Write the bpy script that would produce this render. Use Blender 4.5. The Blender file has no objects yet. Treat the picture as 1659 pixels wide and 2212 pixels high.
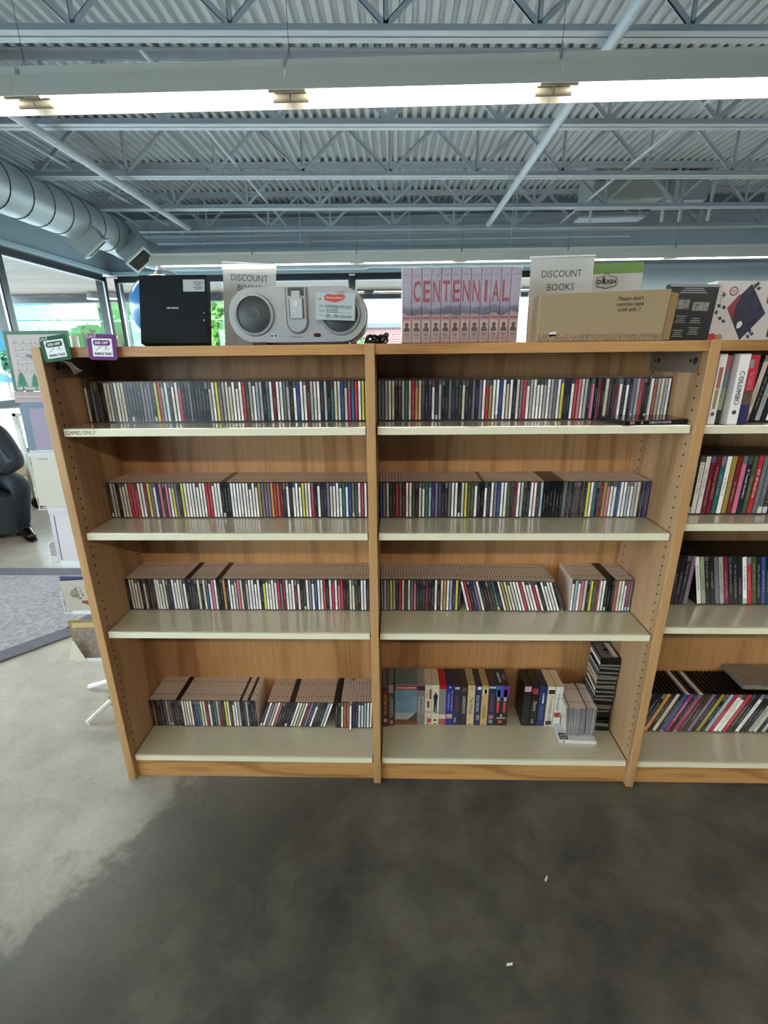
import bpy, bmesh, math, random
from mathutils import Vector, Matrix
rnd = random.Random(7)
SC = bpy.context.scene
COL = SC.collection
PI = math.pi

# ------------------------------------------------------------------ camera
cd = bpy.data.cameras.new('camera'); cam = bpy.data.objects.new('camera', cd); COL.objects.link(cam)
cd.sensor_fit = 'VERTICAL'; cd.sensor_height = 36.0; cd.lens = 1015.4 / 2212 * 36.0
cd.clip_start = 0.05; cd.clip_end = 400
pitch, yaw, roll = 0.3153, -0.02771, -0.00991
F = Vector((math.sin(yaw)*math.cos(pitch), math.cos(yaw)*math.cos(pitch), -math.sin(pitch)))
R0 = Vector((math.cos(yaw), -math.sin(yaw), 0)); U0 = R0.cross(F)
R = math.cos(roll)*R0 + math.sin(roll)*U0; U = -math.sin(roll)*R0 + math.cos(roll)*U0
cam.matrix_world = Matrix(((R.x, U.x, -F.x, 0.0711), (R.y, U.y, -F.y, -1.339), (R.z, U.z, -F.z, 1.4888), (0, 0, 0, 1)))
SC.camera = cam

# ------------------------------------------------------------------ world + exposure
w = bpy.data.worlds.new('sky'); SC.world = w; w.use_nodes = True
wn = w.node_tree; wn.nodes.clear()
wo = wn.nodes.new('ShaderNodeOutputWorld'); wb = wn.nodes.new('ShaderNodeBackground')
wb.inputs['Color'].default_value = (0.76, 0.88, 1.0, 1); wb.inputs['Strength'].default_value = 6.5
wn.links.new(wb.outputs[0], wo.inputs[0])
SC.view_settings.view_transform = 'Standard'; SC.view_settings.look = 'None'
SC.view_settings.gamma = 1; SC.view_settings.use_curve_mapping = False
SC.view_settings.exposure = 1.45
TUBE_STRENGTH = 17.0

# ------------------------------------------------------------------ colour + materials
def lin(c):
    if isinstance(c, str):
        c = tuple(int(c[i:i+2], 16)/255 for i in (0, 2, 4))
    return tuple((v/12.92 if v <= .04045 else ((v+.055)/1.055)**2.4) for v in c)
MATS = {}
def newmat(name):
    m = bpy.data.materials.new(name); m.use_nodes = True
    nt = m.node_tree; b = nt.nodes['Principled BSDF']
    return m, nt, b
def mat(name, c, rough=.5, metal=0., spec=.5, noise=0., nscale=20., bump=0., emit=None, estr=0., coat=0.):
    if name in MATS: return MATS[name]
    m, nt, b = newmat(name); N = nt.nodes; L = nt.links
    col = lin(c) + (1,)
    b.inputs['Base Color'].default_value = col; b.inputs['Roughness'].default_value = rough
    b.inputs['Metallic'].default_value = metal; b.inputs['Specular IOR Level'].default_value = spec
    if coat: b.inputs['Coat Weight'].default_value = min(1, coat); b.inputs['Coat Roughness'].default_value = .1; b.inputs['Coat IOR'].default_value = 1.5 if coat <= 1 else 1.9
    if noise or bump:
        tc = N.new('ShaderNodeTexCoord'); n = N.new('ShaderNodeTexNoise'); n.inputs['Scale'].default_value = nscale
        n.inputs['Detail'].default_value = 5; L.new(tc.outputs['Object'], n.inputs['Vector'])
        if noise:
            mr = N.new('ShaderNodeMapRange'); mr.inputs['To Min'].default_value = 1-noise; mr.inputs['To Max'].default_value = 1+noise
            mr.inputs['From Min'].default_value = .25; mr.inputs['From Max'].default_value = .75
            L.new(n.outputs['Fac'], mr.inputs['Value'])
            mx = N.new('ShaderNodeVectorMath'); mx.operation = 'MULTIPLY'; mx.inputs[0].default_value = col[:3]
            L.new(mr.outputs[0], mx.inputs[1]); L.new(mx.outputs[0], b.inputs['Base Color'])
        if bump:
            bp = N.new('ShaderNodeBump'); bp.inputs['Strength'].default_value = bump; bp.inputs['Distance'].default_value = .01
            L.new(n.outputs['Fac'], bp.inputs['Height']); L.new(bp.outputs[0], b.inputs['Normal'])
    if emit is not None:
        b.inputs['Emission Color'].default_value = lin(emit) + (1,); b.inputs['Emission Strength'].default_value = estr
    MATS[name] = m; return m
def schlick(nt, f0, nrm=None):
    ge = nt.nodes.new('ShaderNodeNewGeometry'); dp = nt.nodes.new('ShaderNodeVectorMath'); dp.operation = 'DOT_PRODUCT'
    nt.links.new(nrm or ge.outputs['Normal'], dp.inputs[0]); nt.links.new(ge.outputs['Incoming'], dp.inputs[1])
    def mm(op, a, b=None, c=None):
        n = nt.nodes.new('ShaderNodeMath'); n.operation = op
        for i, v in enumerate((a, b, c)):
            if v is None: continue
            if isinstance(v, (int, float)): n.inputs[i].default_value = v
            else: nt.links.new(v, n.inputs[i])
        return n.outputs[0]
    return mm('MULTIPLY_ADD', mm('POWER', mm('SUBTRACT', 1., mm('ABSOLUTE', dp.outputs['Value'])), 5.), .9, f0)
def glassmat(name, tint=(1, 1, 1), gloss=.07, rough=.0):
    if name in MATS: return MATS[name]
    m = bpy.data.materials.new(name); m.use_nodes = True; nt = m.node_tree; nt.nodes.clear()
    o = nt.nodes.new('ShaderNodeOutputMaterial'); t = nt.nodes.new('ShaderNodeBsdfTransparent'); g = nt.nodes.new('ShaderNodeBsdfGlossy')
    t.inputs[0].default_value = tint + (1,); g.inputs['Roughness'].default_value = rough
    mx = nt.nodes.new('ShaderNodeMixShader'); nt.links.new(schlick(nt, gloss*.5), mx.inputs[0])
    nt.links.new(t.outputs[0], mx.inputs[1]); nt.links.new(g.outputs[0], mx.inputs[2]); nt.links.new(mx.outputs[0], o.inputs[0])
    MATS[name] = m; return m
def woodmat(name, axis, c1, c2, scale=1., rough=.42, seed=0., cath=1.):
    """oak veneer; grain runs along `axis` (0 x, 1 y, 2 z) in object space"""
    if name in MATS: return MATS[name]
    m, nt, b = newmat(name); N = nt.nodes; L = nt.links
    tc = N.new('ShaderNodeTexCoord'); mp = N.new('ShaderNodeMapping')
    s = [9., 9., 9.]; s[axis] = .9
    mp.inputs['Scale'].default_value = [v*scale for v in s]; mp.inputs['Location'].default_value = (seed, seed*1.7, seed*.6)
    L.new(tc.outputs['Object'], mp.inputs['Vector'])
    n1 = N.new('ShaderNodeTexNoise'); n1.inputs['Scale'].default_value = .55; n1.inputs['Detail'].default_value = 1.5
    L.new(mp.outputs[0], n1.inputs['Vector'])
    ml = N.new('ShaderNodeMath'); ml.operation = 'MULTIPLY'; ml.inputs[1].default_value = 26*cath; L.new(n1.outputs['Fac'], ml.inputs[0])
    sn = N.new('ShaderNodeMath'); sn.operation = 'SINE'; L.new(ml.outputs[0], sn.inputs[0])
    mr = N.new('ShaderNodeMapRange'); mr.inputs['From Min'].default_value = .1; mr.inputs['From Max'].default_value = 1.; L.new(sn.outputs[0], mr.inputs[0])
    mp2 = N.new('ShaderNodeMapping'); s2 = [190., 190., 190.]; s2[axis] = 5.; mp2.inputs['Scale'].default_value = s2
    L.new(tc.outputs['Object'], mp2.inputs['Vector'])
    n2 = N.new('ShaderNodeTexNoise'); n2.inputs['Scale'].default_value = 1.; n2.inputs['Detail'].default_value = 3; L.new(mp2.outputs[0], n2.inputs['Vector'])
    ad = N.new('ShaderNodeMath'); ad.operation = 'MULTIPLY_ADD'; ad.inputs[1].default_value = .5; L.new(mr.outputs[0], ad.inputs[0])
    m3 = N.new('ShaderNodeMath'); m3.operation = 'MULTIPLY'; m3.inputs[1].default_value = 1.05; n2r = N.new('ShaderNodeMath'); n2r.operation = 'SUBTRACT'; n2r.inputs[1].default_value = .32; L.new(n2.outputs['Fac'], n2r.inputs[0]); L.new(n2r.outputs[0], m3.inputs[0]); L.new(m3.outputs[0], ad.inputs[2])
    mx = N.new('ShaderNodeMix'); mx.data_type = 'RGBA'; mx.inputs[6].default_value = lin(c1)+(1,); mx.inputs[7].default_value = lin(c2)+(1,)
    L.new(ad.outputs[0], mx.inputs[0]); L.new(mx.outputs[2], b.inputs['Base Color'])
    b.inputs['Roughness'].default_value = rough; b.inputs['Specular IOR Level'].default_value = .4
    bp = N.new('ShaderNodeBump'); bp.inputs['Strength'].default_value = .12; bp.inputs['Distance'].default_value = .002
    L.new(n2.outputs['Fac'], bp.inputs['Height']); L.new(bp.outputs[0], b.inputs['Normal'])
    MATS[name] = m; return m
def printmat(name, attr, rough=.25):
    """printed spine card; colour from the object (attr=False) or from the face colour attribute"""
    if name in MATS: return MATS[name]
    m, nt, b = newmat(name); N = nt.nodes; L = nt.links
    def mth(op, a=None, bb=None, cc=None):
        n = N.new('ShaderNodeMath'); n.operation = op
        for i, v in enumerate((a, bb, cc)):
            if v is None: continue
            if isinstance(v, (int, float)): n.inputs[i].default_value = v
            else: L.new(v, n.inputs[i])
        return n.outputs[0]
    if attr:
        a = N.new('ShaderNodeAttribute'); a.attribute_name = 'Col'; colo = a.outputs['Color']; ran = a.outputs['Alpha']
    else:
        a = N.new('ShaderNodeObjectInfo'); colo = a.outputs['Color']; ran = a.outputs['Random']
    uv = N.new('ShaderNodeUVMap'); uv.uv_map = 'UVMap'
    sp = N.new('ShaderNodeSeparateXYZ'); L.new(uv.outputs[0], sp.inputs[0]); u, v = sp.outputs[0], sp.outputs[1]
    cb = N.new('ShaderNodeCombineXYZ')
    L.new(mth('MULTIPLY_ADD', u, 3.0, mth('MULTIPLY', ran, 91.)), cb.inputs[0]); L.new(mth('MULTIPLY', v, 42.), cb.inputs[1]); L.new(mth('MULTIPLY', ran, 57.), cb.inputs[2])
    ns = N.new('ShaderNodeTexNoise'); ns.inputs['Scale'].default_value = 1.; ns.inputs['Detail'].default_value = 2; L.new(cb.outputs[0], ns.inputs['Vector'])
    tx = mth('GREATER_THAN', ns.outputs['Fac'], .46)
    band = mth('LESS_THAN', mth('ABSOLUTE', mth('SUBTRACT', u, .5)), .24)
    hi = mth('LESS_THAN', v, mth('MULTIPLY_ADD', ran, .35, .55)); lo = mth('GREATER_THAN', v, mth('MULTIPLY_ADD', mth('FRACT', mth('MULTIPLY', ran, 7.3)), .25, .1))
    txt = mth('MULTIPLY', mth('MULTIPLY', tx, band), mth('MULTIPLY', hi, lo))
    bw = N.new('ShaderNodeRGBToBW'); L.new(colo, bw.inputs[0])
    dark = mth('LESS_THAN', bw.outputs[0], .3)
    tc = mth('MULTIPLY_ADD', dark, .32, .06)
    # blocks at the top / bottom of some spines
    r2 = mth('FRACT', mth('MULTIPLY', ran, 13.7)); r3 = mth('FRACT', mth('MULTIPLY', ran, 29.1)); r4 = mth('FRACT', mth('MULTIPLY', ran, 41.9))
    tb = mth('MULTIPLY', mth('GREATER_THAN', v, mth('MULTIPLY_ADD', r3, .1, .82)), mth('LESS_THAN', r2, .28))
    bb2 = mth('MULTIPLY', mth('LESS_THAN', v, .12), mth('GREATER_THAN', r2, .93))
    hs = N.new('ShaderNodeCombineColor'); hs.mode = 'HSV'; L.new(r3, hs.inputs[0]); L.new(mth('MULTIPLY', r4, .6), hs.inputs[1]); L.new(mth('MULTIPLY_ADD', r2, .6, .06), hs.inputs[2])
    m1 = N.new('ShaderNodeMix'); m1.data_type = 'RGBA'; L.new(mth('MULTIPLY', txt, mth('MULTIPLY_ADD', dark, -.08, .42)), m1.inputs[0]); L.new(colo, m1.inputs[6]); L.new(tc, m1.inputs[7])
    m2 = N.new('ShaderNodeMix'); m2.data_type = 'RGBA'; L.new(mth('MAXIMUM', tb, bb2), m2.inputs[0]); L.new(m1.outputs[2], m2.inputs[6]); L.new(hs.outputs[0], m2.inputs[7])
    L.new(m2.outputs[2], b.inputs['Base Color']); b.inputs['Roughness'].default_value = rough
    MATS[name] = m; return m
def objcolmat(name, rough=.4):
    if name in MATS: return MATS[name]
    m, nt, b = newmat(name); a = nt.nodes.new('ShaderNodeObjectInfo')
    nt.links.new(a.outputs['Color'], b.inputs['Base Color']); b.inputs['Roughness'].default_value = rough
    MATS[name] = m; return m

# ------------------------------------------------------------------ mesh builder
class MB:
    def __init__(s): s.v = []; s.f = []; s.m = []; s.c = {}; s.uv = {}
    def add(s, vs, fs, m=0):
        o = len(s.v); s.v += [tuple(a) for a in vs]
        for k, f in enumerate(fs):
            s.f.append(tuple(i+o for i in f)); s.m.append(m if isinstance(m, int) else m[k])
        return s
    def box(s, x0, x1, y0, y1, z0, z1, m=0, M=None):
        vs = [(x, y, z) for z in (z0, z1) for y in (y0, y1) for x in (x0, x1)]
        if M is not None: vs = [M @ Vector(v) for v in vs]
        # faces: bottom, top, front(-y), right, back, left
        return s.add(vs, [(0, 2, 3, 1), (4, 5, 7, 6), (0, 1, 5, 4), (1, 3, 7, 5), (3, 2, 6, 7), (2, 0, 4, 6)], m)
    def cyl(s, p0, p1, r, n=12, m=0, r2=None, caps=True):
        p0 = Vector(p0); p1 = Vector(p1); d = (p1-p0).normalized()
        a = d.orthogonal().normalized(); b = d.cross(a); r2 = r if r2 is None else r2
        vs = [p0 + (a*math.cos(2*PI*i/n) + b*math.sin(2*PI*i/n))*r for i in range(n)] + [p1 + (a*math.cos(2*PI*i/n) + b*math.sin(2*PI*i/n))*r2 for i in range(n)]
        fs = [(i, (i+1) % n, n+(i+1) % n, n+i) for i in range(n)]
        if caps: fs += [tuple(range(n))[::-1], tuple(range(n, 2*n))]
        return s.add(vs, fs, m)
    def tube(s, pts, r, n=8, m=0, closed=False):
        pts = [Vector(p) for p in pts]; N = len(pts); rings = []; prev = None
        for i, p in enumerate(pts):
            t = (pts[min(i+1, N-1)]-pts[max(i-1, 0)]).normalized()
            a = (prev - t*prev.dot(t)).normalized() if prev is not None and (prev - t*prev.dot(t)).length > 1e-5 else t.orthogonal().normalized()
            prev = a; b = t.cross(a); rr = r[i] if isinstance(r, (list, tuple)) else r
            rings.append([p + (a*math.cos(2*PI*k/n)+b*math.sin(2*PI*k/n))*rr for k in range(n)])
        vs = [v for rg in rings for v in rg]
        fs = [(i*n+k, i*n+(k+1) % n, (i+1)*n+(k+1) % n, (i+1)*n+k) for i in range(N-1) for k in range(n)]
        fs += [tuple(range(n))[::-1], tuple(range((N-1)*n, N*n))]
        return s.add(vs, fs, m)
    def extr(s, pts2, f3, d, m=0):
        """polygon pts2 (ccw) mapped with f3(x,y)->Vector, extruded by vector d"""
        n = len(pts2); a = [Vector(f3(*p)) for p in pts2]; b = [p+Vector(d) for p in a]
        return s.add(a+b, [tuple(range(n)), tuple(range(n, 2*n))[::-1]] + [(i, n+i, n+(i+1) % n, (i+1) % n) for i in range(n)], m)
    def sphere(s, c, r, nu=16, nv=10, m=0, sc=(1, 1, 1)):
        vs = [Vector((c[0]+r*sc[0]*math.sin(PI*j/nv)*math.cos(2*PI*i/nu), c[1]+r*sc[1]*math.sin(PI*j/nv)*math.sin(2*PI*i/nu), c[2]+r*sc[2]*math.cos(PI*j/nv))) for j in range(nv+1) for i in range(nu)]
        fs = [(j*nu+i, (j+1)*nu+i, (j+1)*nu+(i+1) % nu, j*nu+(i+1) % nu) for j in range(nv) for i in range(nu)]
        return s.add(vs, fs, m)
    def xf(s, M, start=0):
        for i in range(start, len(s.v)): s.v[i] = tuple(M @ Vector(s.v[i]))
        return s
    def build(s, name, mats, parent=None, loc=None, rot=None, smooth=False, bevel=0., fix=False):
        me = bpy.data.meshes.new(name); me.from_pydata(s.v, [], s.f)
        me.polygons.foreach_set('material_index', s.m)
        if s.uv:
            ul = me.uv_layers.new(name='UVMap')
            for fi, q in s.uv.items():
                for li, c in zip(me.polygons[fi].loop_indices, q): ul.data[li].uv = c
        if s.c:
            ca = me.color_attributes.new('Col', 'FLOAT_COLOR', 'CORNER')
            for fi, q in s.c.items():
                for li in me.polygons[fi].loop_indices: ca.data[li].color = q
        me.update()
        if bevel or fix:
            bm = bmesh.new(); bm.from_mesh(me)
            if fix: bmesh.ops.remove_doubles(bm, verts=bm.verts, dist=1e-5); bmesh.ops.recalc_face_normals(bm, faces=bm.faces)
            if bevel: bmesh.ops.bevel(bm, geom=list(bm.edges), offset=bevel, segments=2, profile=.6, affect='EDGES', clamp_overlap=True)
            bm.to_mesh(me); bm.free()
        if smooth:
            me.shade_smooth()
            try: me.set_sharp_from_angle(angle=math.radians(40))
            except Exception: pass
        for m in (mats if isinstance(mats, (list, tuple)) else [mats]): me.materials.append(m)
        return link(name, me, parent, loc, rot)
def link(name, me, parent=None, loc=None, rot=None):
    o = bpy.data.objects.new(name, me); COL.objects.link(o)
    if parent is not None: o.parent = parent
    if loc is not None: o.location = loc
    if rot is not None: o.rotation_euler = rot
    return o
def thing(name, label, cat, loc=(0, 0, 0), rot=(0, 0, 0), group=None):
    o = link(name, None, None, loc, rot); o.empty_display_size = .05
    return tag(o, label, cat, group)
def tag(o, label, cat, group=None, kind=None):
    o['label'] = label; o['category'] = cat
    if group: o['group'] = group
    if kind: o['kind'] = kind
    return o
def struct(o): o['kind'] = 'structure'; return o
def stuff(o): o['kind'] = 'stuff'; return o
TXT = {}
def text(s, parent, org, right, up, m, h=None, w=None, shear=0., name='lettering', off=.0005, bold=0.):
    """flat printed lettering: org = centre of the text box, mapped on the plane right/up"""
    key = (s, shear, bold)
    if key not in TXT:
        cu = bpy.data.curves.new('t', 'FONT'); cu.body = s; cu.size = 1; cu.shear = shear; cu.offset = bold; cu.resolution_u = 2
        cu.space_line = .95; cu.align_x = 'CENTER'
        o = bpy.data.objects.new('t', cu); COL.objects.link(o)
        dg = bpy.context.evaluated_depsgraph_get(); me = bpy.data.meshes.new_from_object(o.evaluated_get(dg))
        TXT[key] = ([v.co.copy() for v in me.vertices], [tuple(p.vertices) for p in me.polygons])
        bpy.data.objects.remove(o); bpy.data.curves.remove(cu); bpy.data.meshes.remove(me)
    vs, fs = TXT[key]
    if not vs: return None
    x0 = min(v.x for v in vs); x1 = max(v.x for v in vs); y0 = min(v.y for v in vs); y1 = max(v.y for v in vs)
    sy = h/(y1-y0) if h else None; sx = w/(x1-x0) if w else None
    sx = sx or sy; sy = sy or sx
    r = Vector(right).normalized(); u = Vector(up).normalized(); n = r.cross(u); org = Vector(org)
    b = MB(); b.add([org + r*((v.x-(x0+x1)/2)*sx) + u*((v.y-(y0+y1)/2)*sy) + n*off for v in vs], fs)
    return b.build(name, m, parent)

# materials
OAKV = woodmat('oak_vertical', 2, 'c49a68', '956a3e')
OAKP = woodmat('oak_panel', 2, 'b8916a', '7a5636', scale=.8, seed=3., cath=1.3)
OAKB = woodmat('oak_back', 2, 'c19160', '8a5b34', scale=.9, seed=9., cath=1.6)
OAKH = woodmat('oak_horizontal', 0, 'c8965c', '8c5a2c', seed=5., scale=2.2, cath=1.2)
LAM = mat('laminate', 'c4bea2', rough=.3, spec=.5, noise=.03, nscale=60, coat=1.1)
LAME = mat('laminate_edge', 'e6e0c2', rough=.4)
BLK = mat('black_plastic', '0c0c0e', rough=.3)
HOLE = mat('hole_dark', '1a120a', rough=.9)
BLUEG = mat('wall_paint', '9fb2be', rough=.75, noise=.04, nscale=3)
STEEL = mat('painted_steel', 'bdc6cf', rough=.45, noise=.05, nscale=8)
DECK = mat('deck_paint', 'c9d1d6', rough=.5, noise=.05, nscale=5)
GALV = mat('duct_paint', 'aab6ba', rough=.4, metal=.25, noise=.06, nscale=6)
WHITE = mat('white_enamel', 'e6e6de', rough=.35)
FRAME = mat('window_frame', '1a2024', rough=.35)
ALU = mat('aluminium', 'b4bcc2', rough=.3, metal=.6)
INK = mat('ink_black', '151515', rough=.6)
INKG = mat('ink_grey', '4a4f52', rough=.6)
PAPER = mat('paper', 'd8d6d2', rough=.6)

# ================================================================== STRUCTURE
XL, YW, YB, XR, ZD = -4.05, 6.05, -8.0, 9.0, 3.515
H, S1, S2, S3, S4 = 1.528, 1.3037, .9797, .6266, .1048
# floor: stained, sealed concrete
m, nt, b = newmat('stained_concrete'); N = nt.nodes; L = nt.links
geo = N.new('ShaderNodeNewGeometry')
def noise(sc, det=6, rough=.6, vec=None, dist=0.):
    n = N.new('ShaderNodeTexNoise'); n.inputs['Scale'].default_value = sc; n.inputs['Detail'].default_value = det; n.inputs['Roughness'].default_value = rough
    n.inputs['Distortion'].default_value = dist; L.new(vec or geo.outputs['Position'], n.inputs['Vector']); return n.outputs['Fac']
def M_(op, a, bb=0., cc=0.):
    n = N.new('ShaderNodeMath'); n.operation = op
    for i, v in enumerate((a, bb, cc)):
        if isinstance(v, (int, float)): n.inputs[i].default_value = v
        else: L.new(v, n.inputs[i])
    return n.outputs[0]
sp = N.new('ShaderNodeSeparateXYZ'); L.new(geo.outputs['Position'], sp.inputs[0])
big = noise(1.6, 5, .55, dist=.3); med = noise(5, 9, .68, dist=.25); fine = noise(60, 6, .7)
# base colour is darker in the area in front of the shelving: x > -0.95-ish, ragged edge
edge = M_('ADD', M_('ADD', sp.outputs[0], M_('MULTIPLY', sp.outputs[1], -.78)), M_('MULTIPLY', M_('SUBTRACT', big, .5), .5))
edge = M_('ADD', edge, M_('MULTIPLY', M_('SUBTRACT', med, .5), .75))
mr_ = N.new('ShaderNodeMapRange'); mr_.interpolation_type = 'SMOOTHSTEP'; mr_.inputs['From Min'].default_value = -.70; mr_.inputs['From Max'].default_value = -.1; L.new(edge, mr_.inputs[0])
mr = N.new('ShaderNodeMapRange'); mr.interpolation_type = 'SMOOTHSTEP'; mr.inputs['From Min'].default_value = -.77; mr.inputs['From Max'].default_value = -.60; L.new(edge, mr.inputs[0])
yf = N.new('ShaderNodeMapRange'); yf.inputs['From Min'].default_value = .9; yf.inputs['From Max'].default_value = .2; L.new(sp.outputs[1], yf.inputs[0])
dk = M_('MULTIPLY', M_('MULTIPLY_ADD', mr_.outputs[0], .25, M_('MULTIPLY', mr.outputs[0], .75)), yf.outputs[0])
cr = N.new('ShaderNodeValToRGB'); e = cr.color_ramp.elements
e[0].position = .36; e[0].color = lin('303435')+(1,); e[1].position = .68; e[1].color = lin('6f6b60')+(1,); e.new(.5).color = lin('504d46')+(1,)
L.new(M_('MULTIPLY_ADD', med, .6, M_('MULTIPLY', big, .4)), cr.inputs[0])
cl = N.new('ShaderNodeValToRGB'); e = cl.color_ramp.elements
e[0].position = .3; e[0].color = lin('96958c')+(1,); e[1].position = .7; e[1].color = lin('b4b3a9')+(1,); L.new(med, cl.inputs[0])
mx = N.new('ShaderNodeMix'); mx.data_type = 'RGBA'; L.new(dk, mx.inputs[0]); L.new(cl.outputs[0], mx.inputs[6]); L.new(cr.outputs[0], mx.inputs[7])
mf = N.new('ShaderNodeMix'); mf.data_type = 'RGBA'; mf.blend_type = 'MULTIPLY'; mf.inputs[0].default_value = .35; L.new(mx.outputs[2], mf.inputs[6])
fr_ = N.new('ShaderNodeMapRange'); fr_.inputs['From Min'].default_value = .3; fr_.inputs['From Max'].default_value = .6; fr_.inputs['To Min'].default_value = .6; L.new(fine, fr_.inputs[0]); L.new(fr_.outputs[0], mf.inputs[7])
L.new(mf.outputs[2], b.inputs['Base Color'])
rr = N.new('ShaderNodeMapRange'); rr.inputs['To Min'].default_value = .28; rr.inputs['To Max'].default_value = .5; L.new(M_('MULTIPLY_ADD', dk, .5, M_('MULTIPLY', med, .5)), rr.inputs[0]); L.new(rr.outputs[0], b.inputs['Roughness'])
bp = N.new('ShaderNodeBump'); bp.inputs['Strength'].default_value = .08; bp.inputs['Distance'].default_value = .01; L.new(med, bp.inputs['Height']); L.new(bp.outputs[0], b.inputs['Normal'])
b.inputs['Specular IOR Level'].default_value = .45
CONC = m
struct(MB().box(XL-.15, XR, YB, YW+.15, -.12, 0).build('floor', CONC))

# roof deck: trapezoid flutes running away from the camera
dm = MB(); p = .083; x = XL; k = 0; prof = []
while x < XR:
    prof += [(x, ZD+.034), (x+.024, ZD+.034), (x+.037, ZD), (x+.070, ZD), ]; x += p
prof = [q for q in prof if q[0] < XR]
vs = [(a, y, z) for (a, z) in prof for y in (YB, YW)]
dm.add(vs, [(2*i, 2*i+1, 2*i+3, 2*i+2) for i in range(len(prof)-1)])
ceil_ = struct(dm.build('ceiling', DECK))
MB().box(XL-.2, XR+.1, YB-.1, YW+.2, ZD+.04, ZD+.2).build('roof_board', STEEL, ceil_)

HEAD = 2.62; SILL = .50; MID = 1.07
# left wall with a long band of windows
wl = struct(MB().box(XL-.15, XL, YB, YW+.15, HEAD+.05, ZD+.05).build('wall_left', BLUEG))
BRICKW = woodmat('wall_planks', 1, 'b39a80', '8c7358')
for k in range(5):
    MB().box(XL-.12, XL-.0-(.004 if k % 2 else 0), YB, YW, .02+k*.092, .02+k*.092+.086).build('plank', BRICKW, wl, bevel=.004)
MB().box(XL-.14, XL-.015, YB, YW, 0, .49).build('sill_wall', mat('sill_core', '5c5044'), wl)
tr = struct(MB().box(XL-.16, XL+.05, YB, YW, HEAD+.03, HEAD+.085).build('trim_1', mat('ledge_paint', 'a9c0cb', rough=.35), bevel=.008))
struct(MB().box(XL-.14, XL+.06, YB, YW, .49, .525).build('trim_2', mat('sill_white', 'd5dad8', rough=.3), bevel=.006))
def window(n, axis, a0, a1, fixed, zs, ze, mid):
    """frame, glazing bar and panes of one window bay; axis 1: runs along y at x=fixed; axis 0: runs along x at y=fixed"""
    def bx(mb, a, b_, z0, z1, d0, d1, m=0):
        if axis == 1: mb.box(fixed-d1, fixed-d0, a, b_, z0, z1, m)
        else: mb.box(a, b_, fixed+d0, fixed+d1, z0, z1, m)
    fr = MB(); bx(fr, a0, a1, ze-.05, ze+.03, .02, .14); bx(fr, a0, a1, zs, zs+.05, .02, .14)
    bx(fr, a0-.045, a0, zs, ze, .0, .14); bx(fr, a1, a1+.045, zs, ze, .0, .14)
    o = struct(fr.build('window_%d' % n, FRAME, bevel=.003))
    bd = MB(); bx(bd, a0+.001, a0+.014, zs+.05, ze-.05, .01, .03); bx(bd, a1-.014, a1-.001, zs+.05, ze-.05, .01, .03); bx(bd, a0, a1, ze-.062, ze-.051, .01, .04)
    bd.build('glazing_bead', ALU, o)
    if mid:
        mm = MB(); bx(mm, a0, a1, MID-.035, MID+.035, .02, .13); mm.build('mid_rail', FRAME, o, bevel=.003)
    for z0, z1 in (((zs+.05, MID-.035), (MID+.035, ze-.05)) if mid else ((zs+.05, ze-.05),)):
        g = MB(); bx(g, a0, a1, z0, z1, .078, .084); g.build('pane', glassmat('window_glass', (.93, .98, .98)), o)
    return o
n = 1; y1 = YW-.1
ys = [YW-.10, 4.02, 2.05, .08, -1.9, -3.9, -5.9, -7.9]
for i in range(len(ys)-1):
    window(n, 1, ys[i+1]+.045, ys[i]-.045, XL, .525, HEAD, True); n += 1
# far wall
WX1 = 2.45
wf = struct(MB().box(XL-.15, XR, YW, YW+.15, HEAD+.06, ZD+.05).box(WX1, XR, YW, YW+.15, 0, HEAD+.06).box(XL-.15, WX1, YW, YW+.15, 0, .8).build('wall_far', BLUEG))
struct(MB().box(XL+.05, XR, YW-.05, YW, HEAD+.03, HEAD+.085).build('trim_3', MATS['ledge_paint'], bevel=.008))
xs = [XL+.05, -2.35, -.56, 1.0, WX1]
for i in range(4):
    window(n, 0, xs[i]+.045, xs[i+1]-.045, YW, .8, HEAD, False); n += 1
struct(MB().box(XL-.15, XR, YB-.15, YB, 0, ZD+.05).build('wall_back', BLUEG))
struct(MB().box(XR, XR+.15, YB, YW, 0, ZD+.05).build('wall_right', BLUEG))
# steel beam along the top of the far wall
tag(MB().box(XL+.01, XR-.01, YW-.14, YW-.01, 3.12, 3.14).box(XL+.01, XR-.01, YW-.085, YW-.07, 3.14, 3.30).box(XL+.01, XR-.01, YW-.14, YW-.01, 3.30, 3.32)
    .build('wall_beam', STEEL), 'long horizontal steel beam painted blue-grey along the far wall', 'beam')

# outside: soffit, fascia, ground, hill
SOFF = woodmat('soffit_boards', 0, '7e6a58', '5c4c3e', rough=.5)
struct(MB().box(-7, XL-.16, -8, 8.0, HEAD+.04, HEAD+.08).box(XL-.16, 9, YW+.16, 8.0, HEAD+.04, HEAD+.08).build('soffit', SOFF))
struct(MB().box(-7.1, 9, 7.9, 8.05, HEAD-.10, HEAD+.10).build('trim_4', mat('fascia_dark', '3a3d40', rough=.5)))
struct(MB().box(-120, 90, -60, 160, -.3, -.14).build('ground', mat('outside_ground', '8b8c88', rough=.9, noise=.1, nscale=.6)))
tag(MB().box(-9.2, -8.75, 7.0, 7.45, -.14, HEAD+.04).build('canopy_column', mat('column_blue', '34485c', rough=.6), bevel=.01), 'square blue-grey canopy column outside the left windows', 'column')
hl = MB(); nx = 40; ny = 10
for j in range(ny):
    for i in range(nx):
        xx = -150+i*4.5; yy = 95+j*6
        hh = (25+4*math.sin(i*.33)+2.2*math.sin(i*1.1+1))*math.sin(min(1, j/5)*PI/2)*max(0, min(1, (-xx-48)/18))
        hl.v.append((xx, yy, -.2+max(0, hh)))
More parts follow.
